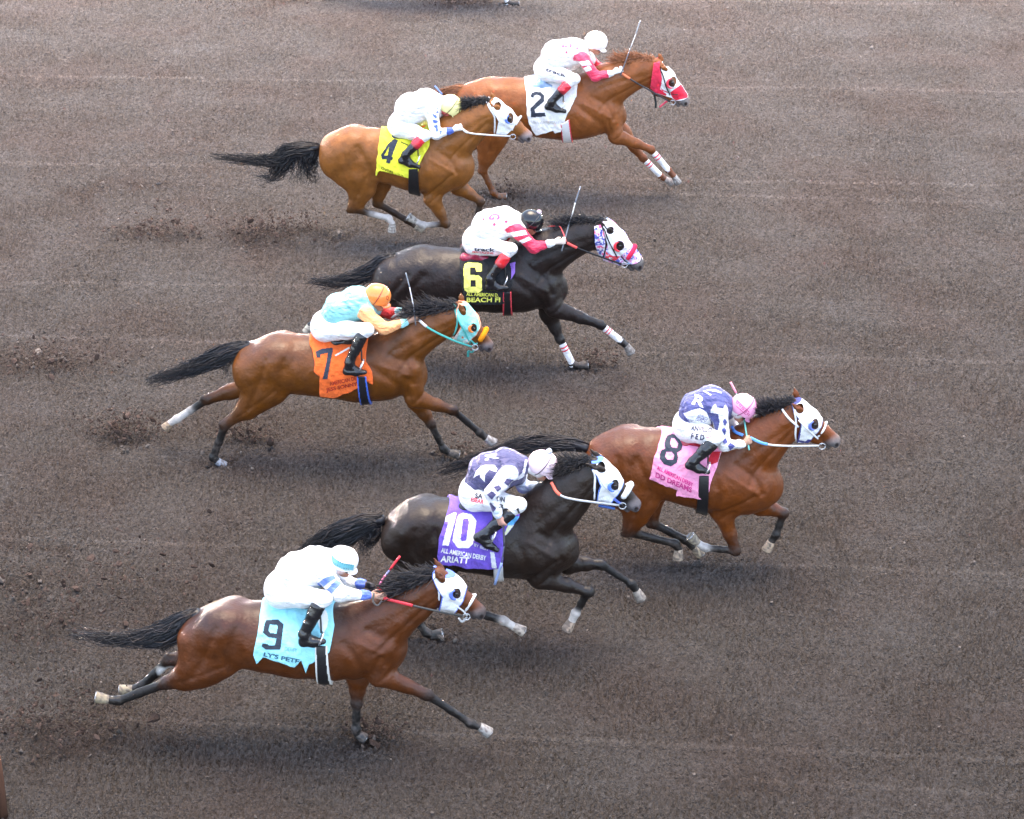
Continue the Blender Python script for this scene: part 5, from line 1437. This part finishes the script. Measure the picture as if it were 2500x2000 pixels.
J['10'] = dict(label='jockey in grey purple silks with diamond sleeves and a pale pink helmet with a pompom', hip=(570, 590), mid=(700, 340), chest=(930, 260), neck=(1110, 260), helmet=(1365, 250), brim=(1520, 395), face=(1320, 430), rhel=0.132, r=(0.150, 0.155, 0.155),
    arm=[(970, 370), (770, 590), (845, 860), (885, 955)], lat=(0.19, 0.33, 0.37, 0.38), farm=[(1060, 380), (1150, 530), (1300, 510), (1400, 490)], knee=(1090, 730), boot=(970, 830), ankle=(690, 1075), heel=(575, 1090), toe=(850, 1275),
    jersey=(0.062, 0.060, 0.15), sleeve=(0.72, 0.73, 0.78), fsleeve=(0.6, 0.66, 0.8), helcol=(0.80, 0.62, 0.70), wrapcol=(0.75, 0.73, 0.74), cuff=(0.55, 0.65, 0.75), glove=((0.50, 0.26, 0.20), (0.3, 0.2, 0.2)), band=(0.04, 0.02, 0.03), bandtilt=0.25, pom=(1440, 105),
    jpatch=[([[(640, 280), (690, 265), (800, 265), (835, 310), (820, 350), (740, 320), (690, 380), (690, 470), (640, 420), (630, 370), (550, 420), (590, 330)]], WHITE),
            ([[(910, 470), (945, 425), (1030, 440), (970, 520)]], (0.05, 0.045, 0.13)), ([[(785, 520), (850, 500), (885, 540), (840, 580)]], (0.05, 0.045, 0.13)), ([[(708, 612), (770, 570), (822, 610), (770, 672)]], (0.05, 0.045, 0.13)), ([[(708, 770), (755, 705), (822, 775), (770, 842)]], (0.05, 0.045, 0.13)),
            ([[(1160, 205), (1190, 205), (1150, 400), (1080, 440), (1060, 430), (1130, 350)]], (0.7, 0.7, 0.75))],
    jtext=[("R", (690, 150), (860, 120), (690, 215), WHITE)],
    btext=[("SA", (575, 590), (668, 605), (570, 650), (0.02, 0.02, 0.04)), ("ESEAR", (530, 640), (680, 675), (522, 690), (0.6, 0.03, 0.08)), ("ON", (830, 625), (925, 640), (825, 690), (0.02, 0.02, 0.04)), ("3", (860, 720), (905, 730), (855, 770), (0.02, 0.02, 0.04))],
    bpatch=[([[(1055, 780), (1085, 765), (1090, 810), (1110, 840), (1085, 835)]], BLACK)],
    whip=dict(label='blue grey whip hanging down in front of the purple cloth', segs=[([('j10', 905, 930, -0.38), ('j10', 915, 1210, -0.42)], 0.012, (0.07, 0.07, 0.09)), ([('j10', 915, 1210, -0.42), ('j10', 885, 1410, -0.44)], 0.007, (0.10, 0.11, 0.15)), ([('j10', 885, 1410, -0.44), ('j10', 805, 1665, -0.45)], 0.016, (0.20, 0.28, 0.48))]))
J['6'] = dict(label='jockey in white silks with red sleeves and a shiny black helmet', hip=(335, 585), mid=(490, 380), chest=(710, 310), neck=(850, 300), helmet=(1065, 318), brim=(1210, 430), face=(1010, 450), rhel=0.130, r=(0.158, 0.165, 0.158),
    arm=[(880, 450), (1095, 670), (1350, 605), (1480, 590)], farm=[(950, 400), (1140, 520), (1260, 450), (1340, 430)], knee=(795, 690), boot=(715, 800), ankle=(520, 1080), heel=(460, 1190), toe=(765, 1200),
    jersey=WHITE, sleeve=(0.72, 0.030, 0.085), fsleeve=(0.05, 0.02, 0.03), helcol=(0.010, 0.011, 0.013), cuff=WHITE, fcuff=(0.02, 0.02, 0.02), glove=((0.72, 0.60, 0.52), (0.02, 0.02, 0.02)), band=(0.03, 0.03, 0.035), bandtilt=0.5, boottop=(0.72, 0.03, 0.04), pom=(1165, 205), pomcol=(0.7, 0.55, 0.65),
    jpatch=[([[(715, 440), (770, 390), (870, 350), (925, 365), (980, 440), (745, 480)]], (0.74, 0.038, 0.10)), ([[(745, 480), (980, 440), (1010, 500), (800, 540)]], WHITE), ([[(830, 610), (1030, 530), (1065, 560), (900, 645)]], WHITE),
            ([star(575, 370, 34)], (0.75, 0.06, 0.17)), ([star(732, 330, 32)], (0.75, 0.06, 0.17)), ([star(435, 298, 24)], (0.75, 0.06, 0.17)), ([star(850, 275, 20)], (0.75, 0.3, 0.4)), ([[(560, 168), (750, 232), (745, 240), (556, 175)]], (0.75, 0.12, 0.3))],
    jtext=[("G", (662, 225), (640, 305), (515, 225), (0.78, 0.08, 0.26))],
    btext=[("track", (308, 665), (585, 675), (306, 718), (0.02, 0.025, 0.05)), ("MAGAZINE", (288, 715), (565, 735), (286, 742), (0.7, 0.08, 0.1))],
    whip=dict(label='grey whip with a white middle held across the neck of the dark brown horse', segs=[([('b6', 1560, 415, -0.10), ('b6', 1608, 240, -0.05)], 0.010, (0.18, 0.20, 0.23)), ([('b6', 1608, 240, -0.05), ('b6', 1622, 200, -0.04)], 0.006, (0.3, 0.3, 0.32)), ([('b6', 1622, 200, -0.04), ('b6', 1640, 130, -0.02)], 0.009, (0.72, 0.70, 0.66)), ([('b6', 1640, 130, -0.02), ('b6', 1670, 38, 0.0)], 0.011, (0.18, 0.20, 0.24))]))
J['4'] = dict(label='jockey in white silks with blue diamond sleeves and a yellow helmet', hip=(500, 700), mid=(660, 420), chest=(930, 320), neck=(1110, 320), helmet=(1335, 390), brim=(1470, 590), face=(1230, 560), rhel=0.142, r=(0.150, 0.17, 0.165),
    arm=[(1020, 490), (1090, 850), (1350, 785), (1480, 745)], farm=[(1130, 470), (1230, 700), (1330, 700), (1400, 690)], knee=(910, 870), boot=(830, 950), ankle=(600, 1180), heel=(490, 1260), toe=(840, 1390),
    jersey=WHITE, sleeve=WHITE, helcol=(0.80, 0.75, 0.34), cuff=(0.06, 0.12, 0.45), wrapcol=(0.6, 0.12, 0.12), glove=((0.75, 0.70, 0.64), (0.3, 0.2, 0.15)), band=(0.08, 0.07, 0.02), bandtilt=0.05, boottop=(0.72, 0.03, 0.05),
    jpatch=[([[(1038, 505), (1060, 535), (1092, 540), (1112, 572), (1090, 602), (1050, 560)]], BLUE), ([[(1038, 615), (1100, 620), (1127, 650), (1080, 672), (1050, 660)]], BLUE), ([[(1042, 708), (1112, 698), (1130, 800), (1085, 808), (1092, 760)]], BLUE), ([[(1145, 790), (1192, 790), (1165, 857)]], BLUE), ([ell(1112, 488, 16, 14)], BLUE), ([ell(1120, 428, 12, 14)], BLUE),
            ([[(765, 270), (800, 300), (800, 340), (780, 300)]], (0.45, 0.45, 0.55)), ([[(890, 198), (940, 200), (1000, 215), (940, 208)]], (0.4, 0.42, 0.55))],
    helpatch=[([[(1430, 515), (1455, 505), (1470, 460), (1480, 460), (1475, 505), (1485, 520), (1440, 525)]], (0.1, 0.1, 0.02))],
    whip=dict(label='short blue whip sticking up behind the white silks and yellow helmet', segs=[([('j4', 1330, 690, 0.16), ('j4', 1190, 200, 0.22)], 0.008, (0.05, 0.05, 0.08)), ([('j4', 1190, 200, 0.22), ('j4', 1070, 65, 0.25)], 0.013, (0.12, 0.22, 0.55))]))
J['2'] = dict(label='jockey in white silks with pink sleeves and a plain white helmet', hip=(355, 620), mid=(490, 410), chest=(740, 350), neck=(860, 320), helmet=(1065, 240), brim=(1235, 370), face=(1050, 420), rhel=0.140, r=(0.155, 0.165, 0.155),
    arm=[(870, 470), (1065, 730), (1290, 685), (1410, 640)], farm=[(960, 470), (1090, 600), (1190, 605), (1260, 605)], knee=(765, 765), boot=(650, 860), ankle=(440, 1080), heel=(350, 1145), toe=(650, 1225), lat=(0.17, 0.23, 0.12, 0.10),
    jersey=WHITE, sleeve=(0.74, 0.038, 0.10), fsleeve=(0.68, 0.02, 0.05), helcol=(0.84, 0.84, 0.84), cuff=WHITE, glove=(WHITE, WHITE), band=None, boottop=(0.72, 0.03, 0.05), skin=(0.55, 0.30, 0.20),
    jpatch=[([[(740, 480), (760, 430), (850, 390), (920, 410), (965, 500), (750, 510)]], (0.76, 0.07, 0.15)), ([[(745, 525), (960, 505), (1005, 570), (850, 585), (760, 570)]], WHITE), ([[(830, 680), (870, 620), (970, 575), (1010, 640), (870, 682)]], WHITE),
            ([star(650, 393, 26)], (0.78, 0.09, 0.22)), ([star(800, 333, 24)], (0.78, 0.09, 0.22)), ([[(480, 318), (505, 302), (512, 312)]], (0.8, 0.2, 0.4))],
    jtext=[("G", (735, 262), (722, 320), (592, 262), (0.80, 0.12, 0.34))],
    btext=[("track", (362, 600), (650, 690), (352, 652), (0.03, 0.03, 0.06))],
    whip=dict(label='long grey and white whip raised above the neck of the chestnut horse', segs=[([('b2', 1432, 445, -0.10), ('b2', 1508, 235, -0.04)], 0.011, (0.10, 0.10, 0.12)), ([('b2', 1508, 235, -0.04), ('b2', 1548, 130, -0.01)], 0.007, (0.70, 0.70, 0.70)), ([('b2', 1548, 130, -0.01), ('b2', 1580, 32, 0.0)], 0.010, (0.40, 0.42, 0.45))]))

for h in HORSES:
    build_horse(h)
    build_jockey(J[h['id']], h)
# ------------------------------------------------------------------ dirt track
def band(nx, ny, dx, dy, lx, ly, seed):
    r = np.random.RandomState(seed)
    N = np.fft.rfft2(r.randn(nx, ny))
    kx = np.fft.fftfreq(nx, dx)[:, None]; ky = np.fft.rfftfreq(ny, dy)[None, :]
    q = np.sqrt((kx * lx) ** 2 + (ky * ly) ** 2)
    A = np.exp(-((q - 1) / 0.55) ** 2)
    f = np.fft.irfft2(N * A, s=(nx, ny))
    return f / f.std()

DX, DY = 0.014, 0.018
gx = np.arange(-10.4, 10.4, DX); gy = np.arange(-9.6, 16.8, DY)
nx, ny = len(gx), len(gy)
nx -= nx % 2; ny -= ny % 2
gx, gy = gx[:nx], gy[:ny]
h1 = band(nx, ny, DX, DY, 0.062, 0.066, 1)
h2 = band(nx, ny, DX, DY, 0.11, 0.10, 2)
h3 = band(nx, ny, DX, DY, 0.042, 0.042, 3)
h4 = band(nx, ny, DX, DY, 0.9, 0.6, 4)
h5 = band(nx, ny, DX, DY, 5.0, 0.14, 5)
h6 = band(nx, ny, DX, DY, 1.6, 0.055, 9)
amp = 0.85 + 0.14 * np.clip(band(nx, ny, DX, DY, 2.2, 1.6, 6), -1.5, 1.5)
Hh = (0.0160 * np.maximum(h1, -1.5) + 0.0080 * np.maximum(h2, -0.8) + 0.0120 * h3) * amp + 0.0008 * h4 + 0.0026 * h5 + 0.0065 * h6
GX, GY = np.meshgrid(gx, gy, indexing='ij')
# harrow marks traced from the photograph (photo pixels): a lip, its lit edge painted pale, with a lower pass in front of it
LINES = [((0, 823), (2500, 888), 0.018), ((0, 1316), (2500, 1405), 0.022), ((0, 1745), (2240, 1850), 0.018), ((0, 186), (2500, 225), 0.010), ((0, 690), (1500, 712), 0.008),
         ((1500, 440), (2500, 455), 0.014), ((0, 400), (1100, 415), 0.010), ((1860, 1935), (2500, 1880), 0.0), ((1500, 2), (2500, 14), 0.012), ((1820, 1905), (2500, 1945), 0.010), ((1450, 470), (2500, 500), 0.012)]
LP = np.zeros(GX.shape, np.float32)
for a, b_, s in LINES:
    pa, pb = uv_on_z(*a), uv_on_z(*b_)
    t = (GX - pa[0]) / (pb[0] - pa[0])
    yl = pa[1] + (pb[1] - pa[1]) * t + 0.02 * vnoise(GX, GX * 0 + a[1], 0.5, 8)
    e = GY - yl
    mask = 1.0 if (b_[0] - a[0]) > 2200 else np.clip((t + 0.03) * 12, 0, 1) * np.clip((1.03 - t) * 12, 0, 1)
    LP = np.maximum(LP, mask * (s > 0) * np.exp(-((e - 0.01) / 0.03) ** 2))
    Hh += mask * s * 0.55 * (1.6 * np.exp(-(e / 0.028) ** 2) - np.exp(-((e + 0.06) / 0.03) ** 2) * 0.7 + 0.5 / (1 + np.exp(-np.clip(e / 0.02, -30, 30))) * np.exp(-np.abs(e) / 0.6))
PC = np.zeros(GX.shape, np.float32)
# hoof-churned pits (photo pixels, radius m)
PITS = [(638, 597, .26), (371, 568, .22), (203, 470, .2), (52, 870, .22), (350, 455, .15), (301, 1078, .2), (560, 1130, .2), (885, 1815, .16), (75, 1505, .24), (40, 1430, .2), (140, 1340, .16), (1240, 480, .12), (820, 585, .16),
        (1420, 900, .12), (1095, 1112, .12), (1110, 8, .22), (700, 575, .2), (100, 890, .2), (1050, 1552, .14), (130, 1830, .25), (215, 1760, .18), (690, 3, .25)]
for u, v, r in PITS:
    p = uv_on_z(u, v)
    d = np.sqrt(((GX - p[0]) / 1.7) ** 2 + (GY - p[1]) ** 2) / r
    a_ = np.arctan2(GY - p[1], GX - p[0])
    irr = 1 + 0.35 * np.sin(3 * a_ + u) + 0.2 * np.sin(5 * a_ + v)
    d = d * irr
    PC = np.maximum(PC, np.exp(-(d / 1.1) ** 2) * (0.45 + 0.25 * h2.clip(-1, 1)))
    Hh += np.where(d < 3, -0.042 * np.exp(-(d / 0.6) ** 2) + 0.022 * np.exp(-((d - 1.05) / 0.35) ** 2) * (0.6 + 0.8 * h2.clip(-1, 1) * 0.5), 0)
# one sheet: fine in view, coarse to the horizon
far = np.array([0.3, 0.8, 2, 5, 12, 30, 80, 200, 500, 1200])
X_ = np.concatenate([gx[0] - far[::-1], gx, gx[-1] + far]); Y_ = np.concatenate([gy[0] - far[::-1], gy, gy[-1] + far])
HH = np.zeros((len(X_), len(Y_)), np.float32)
nf = len(far)
fade = np.minimum(1, np.minimum.reduce([np.arange(nx)[:, None] / 20.0 + 0 * np.arange(ny)[None, :], (nx - 1 - np.arange(nx))[:, None] / 20.0 + 0 * np.arange(ny)[None, :],
                                        np.arange(ny)[None, :] / 20.0 + 0 * np.arange(nx)[:, None], (ny - 1 - np.arange(ny))[None, :] / 20.0 + 0 * np.arange(nx)[:, None]]))
HH[nf:nf + nx, nf:nf + ny] = Hh * fade
PP = np.zeros(HH.shape, np.float32); PP[nf:nf + nx, nf:nf + ny] = PC - 0.62 * LP  # churned soil darkens the ground, the painted lit lip pales it
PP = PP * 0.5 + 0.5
nX, nY = len(X_), len(Y_)
VG = np.zeros((nX * nY, 3), np.float32)
VG[:, 0] = np.repeat(X_, nY); VG[:, 1] = np.tile(Y_, nX); VG[:, 2] = HH.ravel() - 0.006
ii, jj = np.meshgrid(np.arange(nX - 1), np.arange(nY - 1), indexing='ij')
b0 = (ii * nY + jj).ravel()
FG = np.stack([b0, b0 + nY, b0 + nY + 1, b0 + 1], axis=1)
def gz(x, y):
    i = int(np.clip(np.searchsorted(gx, x), 0, nx - 1)); k = int(np.clip(np.searchsorted(gy, y), 0, ny - 1))
    return float(Hh[i, k])
me = bpy.data.meshes.new('dirt_track')
me.vertices.add(len(VG)); me.vertices.foreach_set("co", VG.ravel())
me.loops.add(FG.size); me.loops.foreach_set("vertex_index", FG.astype(np.int32).ravel())
me.polygons.add(len(FG)); me.polygons.foreach_set("loop_start", np.arange(len(FG), dtype=np.int32) * 4)
me.polygons.foreach_set("use_smooth", np.ones(len(FG), bool))
me.update(calc_edges=True)
ca = me.attributes.new('fresh_lit_lip', 'FLOAT', 'POINT'); ca.data.foreach_set('value', PP.ravel())
gm = bpy.data.materials.new('harrowed_dirt')
gm.use_nodes = True
t = gm.node_tree
p = t.nodes["Principled BSDF"]
p.inputs["Roughness"].default_value = 0.92
p.inputs["Specular IOR Level"].default_value = 0.25
tc = t.nodes.new("ShaderNodeTexCoord")
def noise(scale, det=5.0, rough=0.6):
    n = t.nodes.new("ShaderNodeTexNoise"); n.inputs["Scale"].default_value = scale; n.inputs["Detail"].default_value = det; n.inputs["Roughness"].default_value = rough
    t.links.new(tc.outputs["Object"], n.inputs["Vector"]); return n
def ramp(src, stops):
    r = t.nodes.new("ShaderNodeValToRGB"); t.links.new(src, r.inputs[0])
    el = r.color_ramp.elements
    while len(el) < len(stops): el.new(0.5)
    for e, (q, c) in zip(el, stops):
        e.position = q; e.color = (*c, 1)
    return r
def mixc(mode, fac, a, b_):
    m = t.nodes.new("ShaderNodeMix"); m.data_type = 'RGBA'; m.blend_type = mode
    if isinstance(fac, float): m.inputs[0].default_value = fac
    else: t.links.new(fac, m.inputs[0])
    t.links.new(a, m.inputs[6]); t.links.new(b_, m.inputs[7]); return m.outputs[2]
nA = noise(0.55, 4.0); nB = noise(12.0, 6.0, 0.7); nC = noise(44.0, 4.0, 0.72); nD = noise(2.4, 5.0)
rA = ramp(nA.outputs[0], [(0.40, (0.1779, 0.1464, 0.1325)), (0.50, (0.1825, 0.1587, 0.1459)), (0.66, (0.1836, 0.1661, 0.1553))])
rB = ramp(nB.outputs[0], [(0.30, (0.72, 0.68, 0.66)), (0.5, (1.0, 1.0, 1.0)), (0.72, (1.26, 1.25, 1.25))])
rC = ramp(nC.outputs[0], [(0.30, (0.42, 0.40, 0.40)), (0.45, (0.92, 0.92, 0.92)), (0.60, (1.14, 1.14, 1.14)), (0.71, (1.75, 1.75, 1.75))])
rD = ramp(nD.outputs[0], [(0.35, (0.95, 0.93, 0.92)), (0.65, (1.04, 1.04, 1.05))])
c = mixc('MULTIPLY', 1.0, rA.outputs[0], rB.outputs[0])
c = mixc('MULTIPLY', 1.0, c, rC.outputs[0])
c = mixc('MULTIPLY', 1.0, c, rD.outputs[0])
# light falloff across the track painted into the ground colour: paler far, darker near
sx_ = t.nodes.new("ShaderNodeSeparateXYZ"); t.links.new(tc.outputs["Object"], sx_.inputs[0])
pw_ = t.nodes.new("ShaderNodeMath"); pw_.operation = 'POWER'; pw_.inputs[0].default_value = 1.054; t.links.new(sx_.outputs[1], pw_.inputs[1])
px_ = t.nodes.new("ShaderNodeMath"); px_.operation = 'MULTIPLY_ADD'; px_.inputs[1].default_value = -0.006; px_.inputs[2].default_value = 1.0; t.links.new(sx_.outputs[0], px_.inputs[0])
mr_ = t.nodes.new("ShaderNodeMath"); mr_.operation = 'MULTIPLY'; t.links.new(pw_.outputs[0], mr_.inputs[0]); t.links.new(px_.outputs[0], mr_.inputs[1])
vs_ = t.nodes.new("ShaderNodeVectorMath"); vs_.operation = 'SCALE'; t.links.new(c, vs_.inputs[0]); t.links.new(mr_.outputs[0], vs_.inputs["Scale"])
fa = t.nodes.new("ShaderNodeAttribute"); fa.attribute_name = 'fresh_lit_lip'
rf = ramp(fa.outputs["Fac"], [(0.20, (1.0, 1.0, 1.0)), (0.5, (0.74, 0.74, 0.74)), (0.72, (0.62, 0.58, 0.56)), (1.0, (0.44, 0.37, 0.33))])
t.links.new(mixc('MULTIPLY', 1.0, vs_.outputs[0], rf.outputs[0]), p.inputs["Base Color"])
v = t.nodes.new("ShaderNodeTexVoronoi"); v.inputs["Scale"].default_value = 42.0; v.feature = 'SMOOTH_F1'
wn = noise(25.0, 3.0)
mx = t.nodes.new("ShaderNodeVectorMath"); mx.operation = 'MULTIPLY_ADD'
t.links.new(wn.outputs["Color"], mx.inputs[0]); mx.inputs[1].default_value = (0.05, 0.05, 0.05); t.links.new(tc.outputs["Object"], mx.inputs[2])
t.links.new(mx.outputs[0], v.inputs["Vector"])
nE = noise(55.0, 5.0, 0.65)
ad = t.nodes.new("ShaderNodeMath"); ad.operation = 'MULTIPLY_ADD'
t.links.new(v.outputs["Distance"], ad.inputs[0]); ad.inputs[1].default_value = -0.8; t.links.new(nE.outputs[0], ad.inputs[2])
bm = t.nodes.new("ShaderNodeBump"); bm.inputs["Strength"].default_value = 1.0; bm.inputs["Distance"].default_value = 0.10
t.links.new(ad.outputs[0], bm.inputs["Height"]); t.links.new(bm.outputs[0], p.inputs["Normal"])
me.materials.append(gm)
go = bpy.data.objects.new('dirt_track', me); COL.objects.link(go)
props(go, 'brown harrowed dirt race track with fine clods and long rake lines', 'ground', None, 'structure')

# ------------------------------------------------------------------ loose clods and flying dirt
ICO_V = []
ph = (1 + 5 ** 0.5) / 2
for a in (-1, 1):
    for b_ in (-ph, ph):
        ICO_V += [(0, a, b_), (a, b_, 0), (b_, 0, a)]
ICO_V = np.array(ICO_V) / math.sqrt(1 + ph * ph)
def hull_faces(V):
    F = []
    n = len(V)
    for i in range(n):
        for j in range(i + 1, n):
            for k in range(j + 1, n):
                nn = np.cross(V[j] - V[i], V[k] - V[i]); d = nn @ V[i]
                s = (V @ nn) - d
                if np.all(s <= 1e-6): F.append((i, j, k))
                elif np.all(s >= -1e-6): F.append((i, k, j))
    return F
ICO_F = hull_faces(ICO_V)
def clods(name, label, spots, col, kind='stuff'):
    Vs, Fs, Cs, n = [], [], [], 0
    IF = np.array(ICO_F)
    for P in spots:
        c0, s, cc = P
        R_ = RNG.randn(3, 3) * 0.35 + np.eye(3)
        v_ = (ICO_V * (0.75 + 0.5 * RNG.rand(12, 1))) @ R_ * s + c0
        Vs.append(v_); Fs.append(IF + n); n += 12
        q = np.zeros((12, 3)); q[:] = np.array(cc); Cs.append(q)
    o = mesh_obj(name, np.vstack(Vs), np.vstack(Fs), np.vstack(Cs), M['dirt'], None, smooth=False)
    props(o, label, 'dirt', None, 'stuff')
    return o
DC = np.array((0.115, 0.098, 0.088))
sp = []
for k in range(9000):
    x, y = RNG.uniform(-9, 9), RNG.uniform(-8.5, 15)
    s = 0.006 * math.exp(RNG.randn() * 0.38)
    sp.append((np.array([x, y, gz(x, y) + s * 0.3]), s, DC * RNG.uniform(0.7, 1.5) * 1.054 ** y))  # clod colour follows the painted light falloff of the ground
for u, v_, r in PITS:
    p0 = uv_on_z(u, v_)
    for k in range(26):
        x, y = p0[0] + RNG.randn() * r * 1.1, p0[1] + RNG.randn() * r * 0.8
        s = 0.010 * math.exp(RNG.randn() * 0.45)
        sp.append((np.array([x, y, gz(x, y) + s * 0.4]), s, DC * RNG.uniform(0.7, 1.3) * 1.054 ** y))  # same painted falloff, paler with distance
clods('loose_clods', 'small crumbly brown clods lying all over the track surface', sp, DC)
RB = np.array((0.066, 0.045, 0.038))
sp = []
SPR = [(600, 1075, .16, .12, 170, .06), (300, 1065, .22, .14, 260, .10), (640, 580, .25, .12, 230, .10), (400, 575, .28, .12, 200, .08), (120, 1800, .40, .25, 420, .25), (260, 1480, .6, .30, 300, .25),
       (1110, 6, .30, .12, 260, .12), (100, 900, .35, .15, 220, .1), (730, 560, .15, .10, 90, .08), (1240, 475, .10, .08, 60, .03), (915, 1800, .12, .10, 110, .04), (1450, 892, .12, .08, 80, .04), (1115, 1108, .12, .08, 60, .04), (60, 1560, .4, .2, 200, .15), (560, 5, .5, .1, 120, .1)]
for u, v_, sx_, sz_, n, hh in SPR:
    p0 = uv_on_z(u, v_)
    for k in range(n * 4):
        s = 0.0050 * math.exp(RNG.randn() * 0.5)
        z = abs(RNG.randn()) * sz_ * 1.3 + 0.01
        if k % 9 == 0: s *= 2.2
        sp.append((np.array([p0[0] + RNG.randn() * sx_ * 1.3, p0[1] + RNG.randn() * sx_ * 0.5, z]), s, RB * RNG.uniform(0.6, 1.4) * 1.05 ** p0[1]))  # thrown dirt takes a like painted light falloff
clods('flying_dirt', 'brown dirt thrown up behind the galloping hooves', sp, RB)

# ------------------------------------------------------------------ one more runner beyond the top edge: only a bandaged foot reaches the frame
src = [h for h in HORSES if h['id'] == '6'][0]['root']
foot = [h for h in HORSES if h['id'] == '6'][0]['foot']
dst = uv_on_z(1240, -2, 0.10)
def copy_tree(o, parent=None):
    c = o.copy(); COL.objects.link(c); c.parent = parent
    for ch in list(o.children): copy_tree(ch, c)
    return c
ex = copy_tree(src)
ex.location = Vector(src.location) + Vector((dst[0] - foot[0], dst[1] - foot[1], 0))
ex['label'] = 'racehorse almost wholly beyond the top edge, only its white bandaged foot in view'

# ------------------------------------------------------------------ rail post at the near left corner
pb_ = uv_on_z(0, 1990)
Vp, Fp = [], []
bpb = Buf()
x0 = uv_on_z(22, 1995)[0]
w0, w1 = 0.055, 0.045
yb = pb_[1]
for (xa, zt, ww) in ((x0 - 0.075, 0.62, 0.055),):
    ring = []
    Vq, Fq = tube([(xa, yb, -0.1), (xa, yb, zt * 0.5), (xa - 0.012, yb, zt), (xa - 0.012, yb, zt + 0.012)], [ww * 1.15, ww, ww * 0.95, ww * 0.7], 12)
    bpb.add(Vq, Fq, (0.07, 0.032, 0.020))
pst = empty('fence_post', (x0 - 0.06, yb, 0), 'weathered brown wooden post at the near left corner of the track', 'post')
bpb.obj('post', M['wood'], pst)
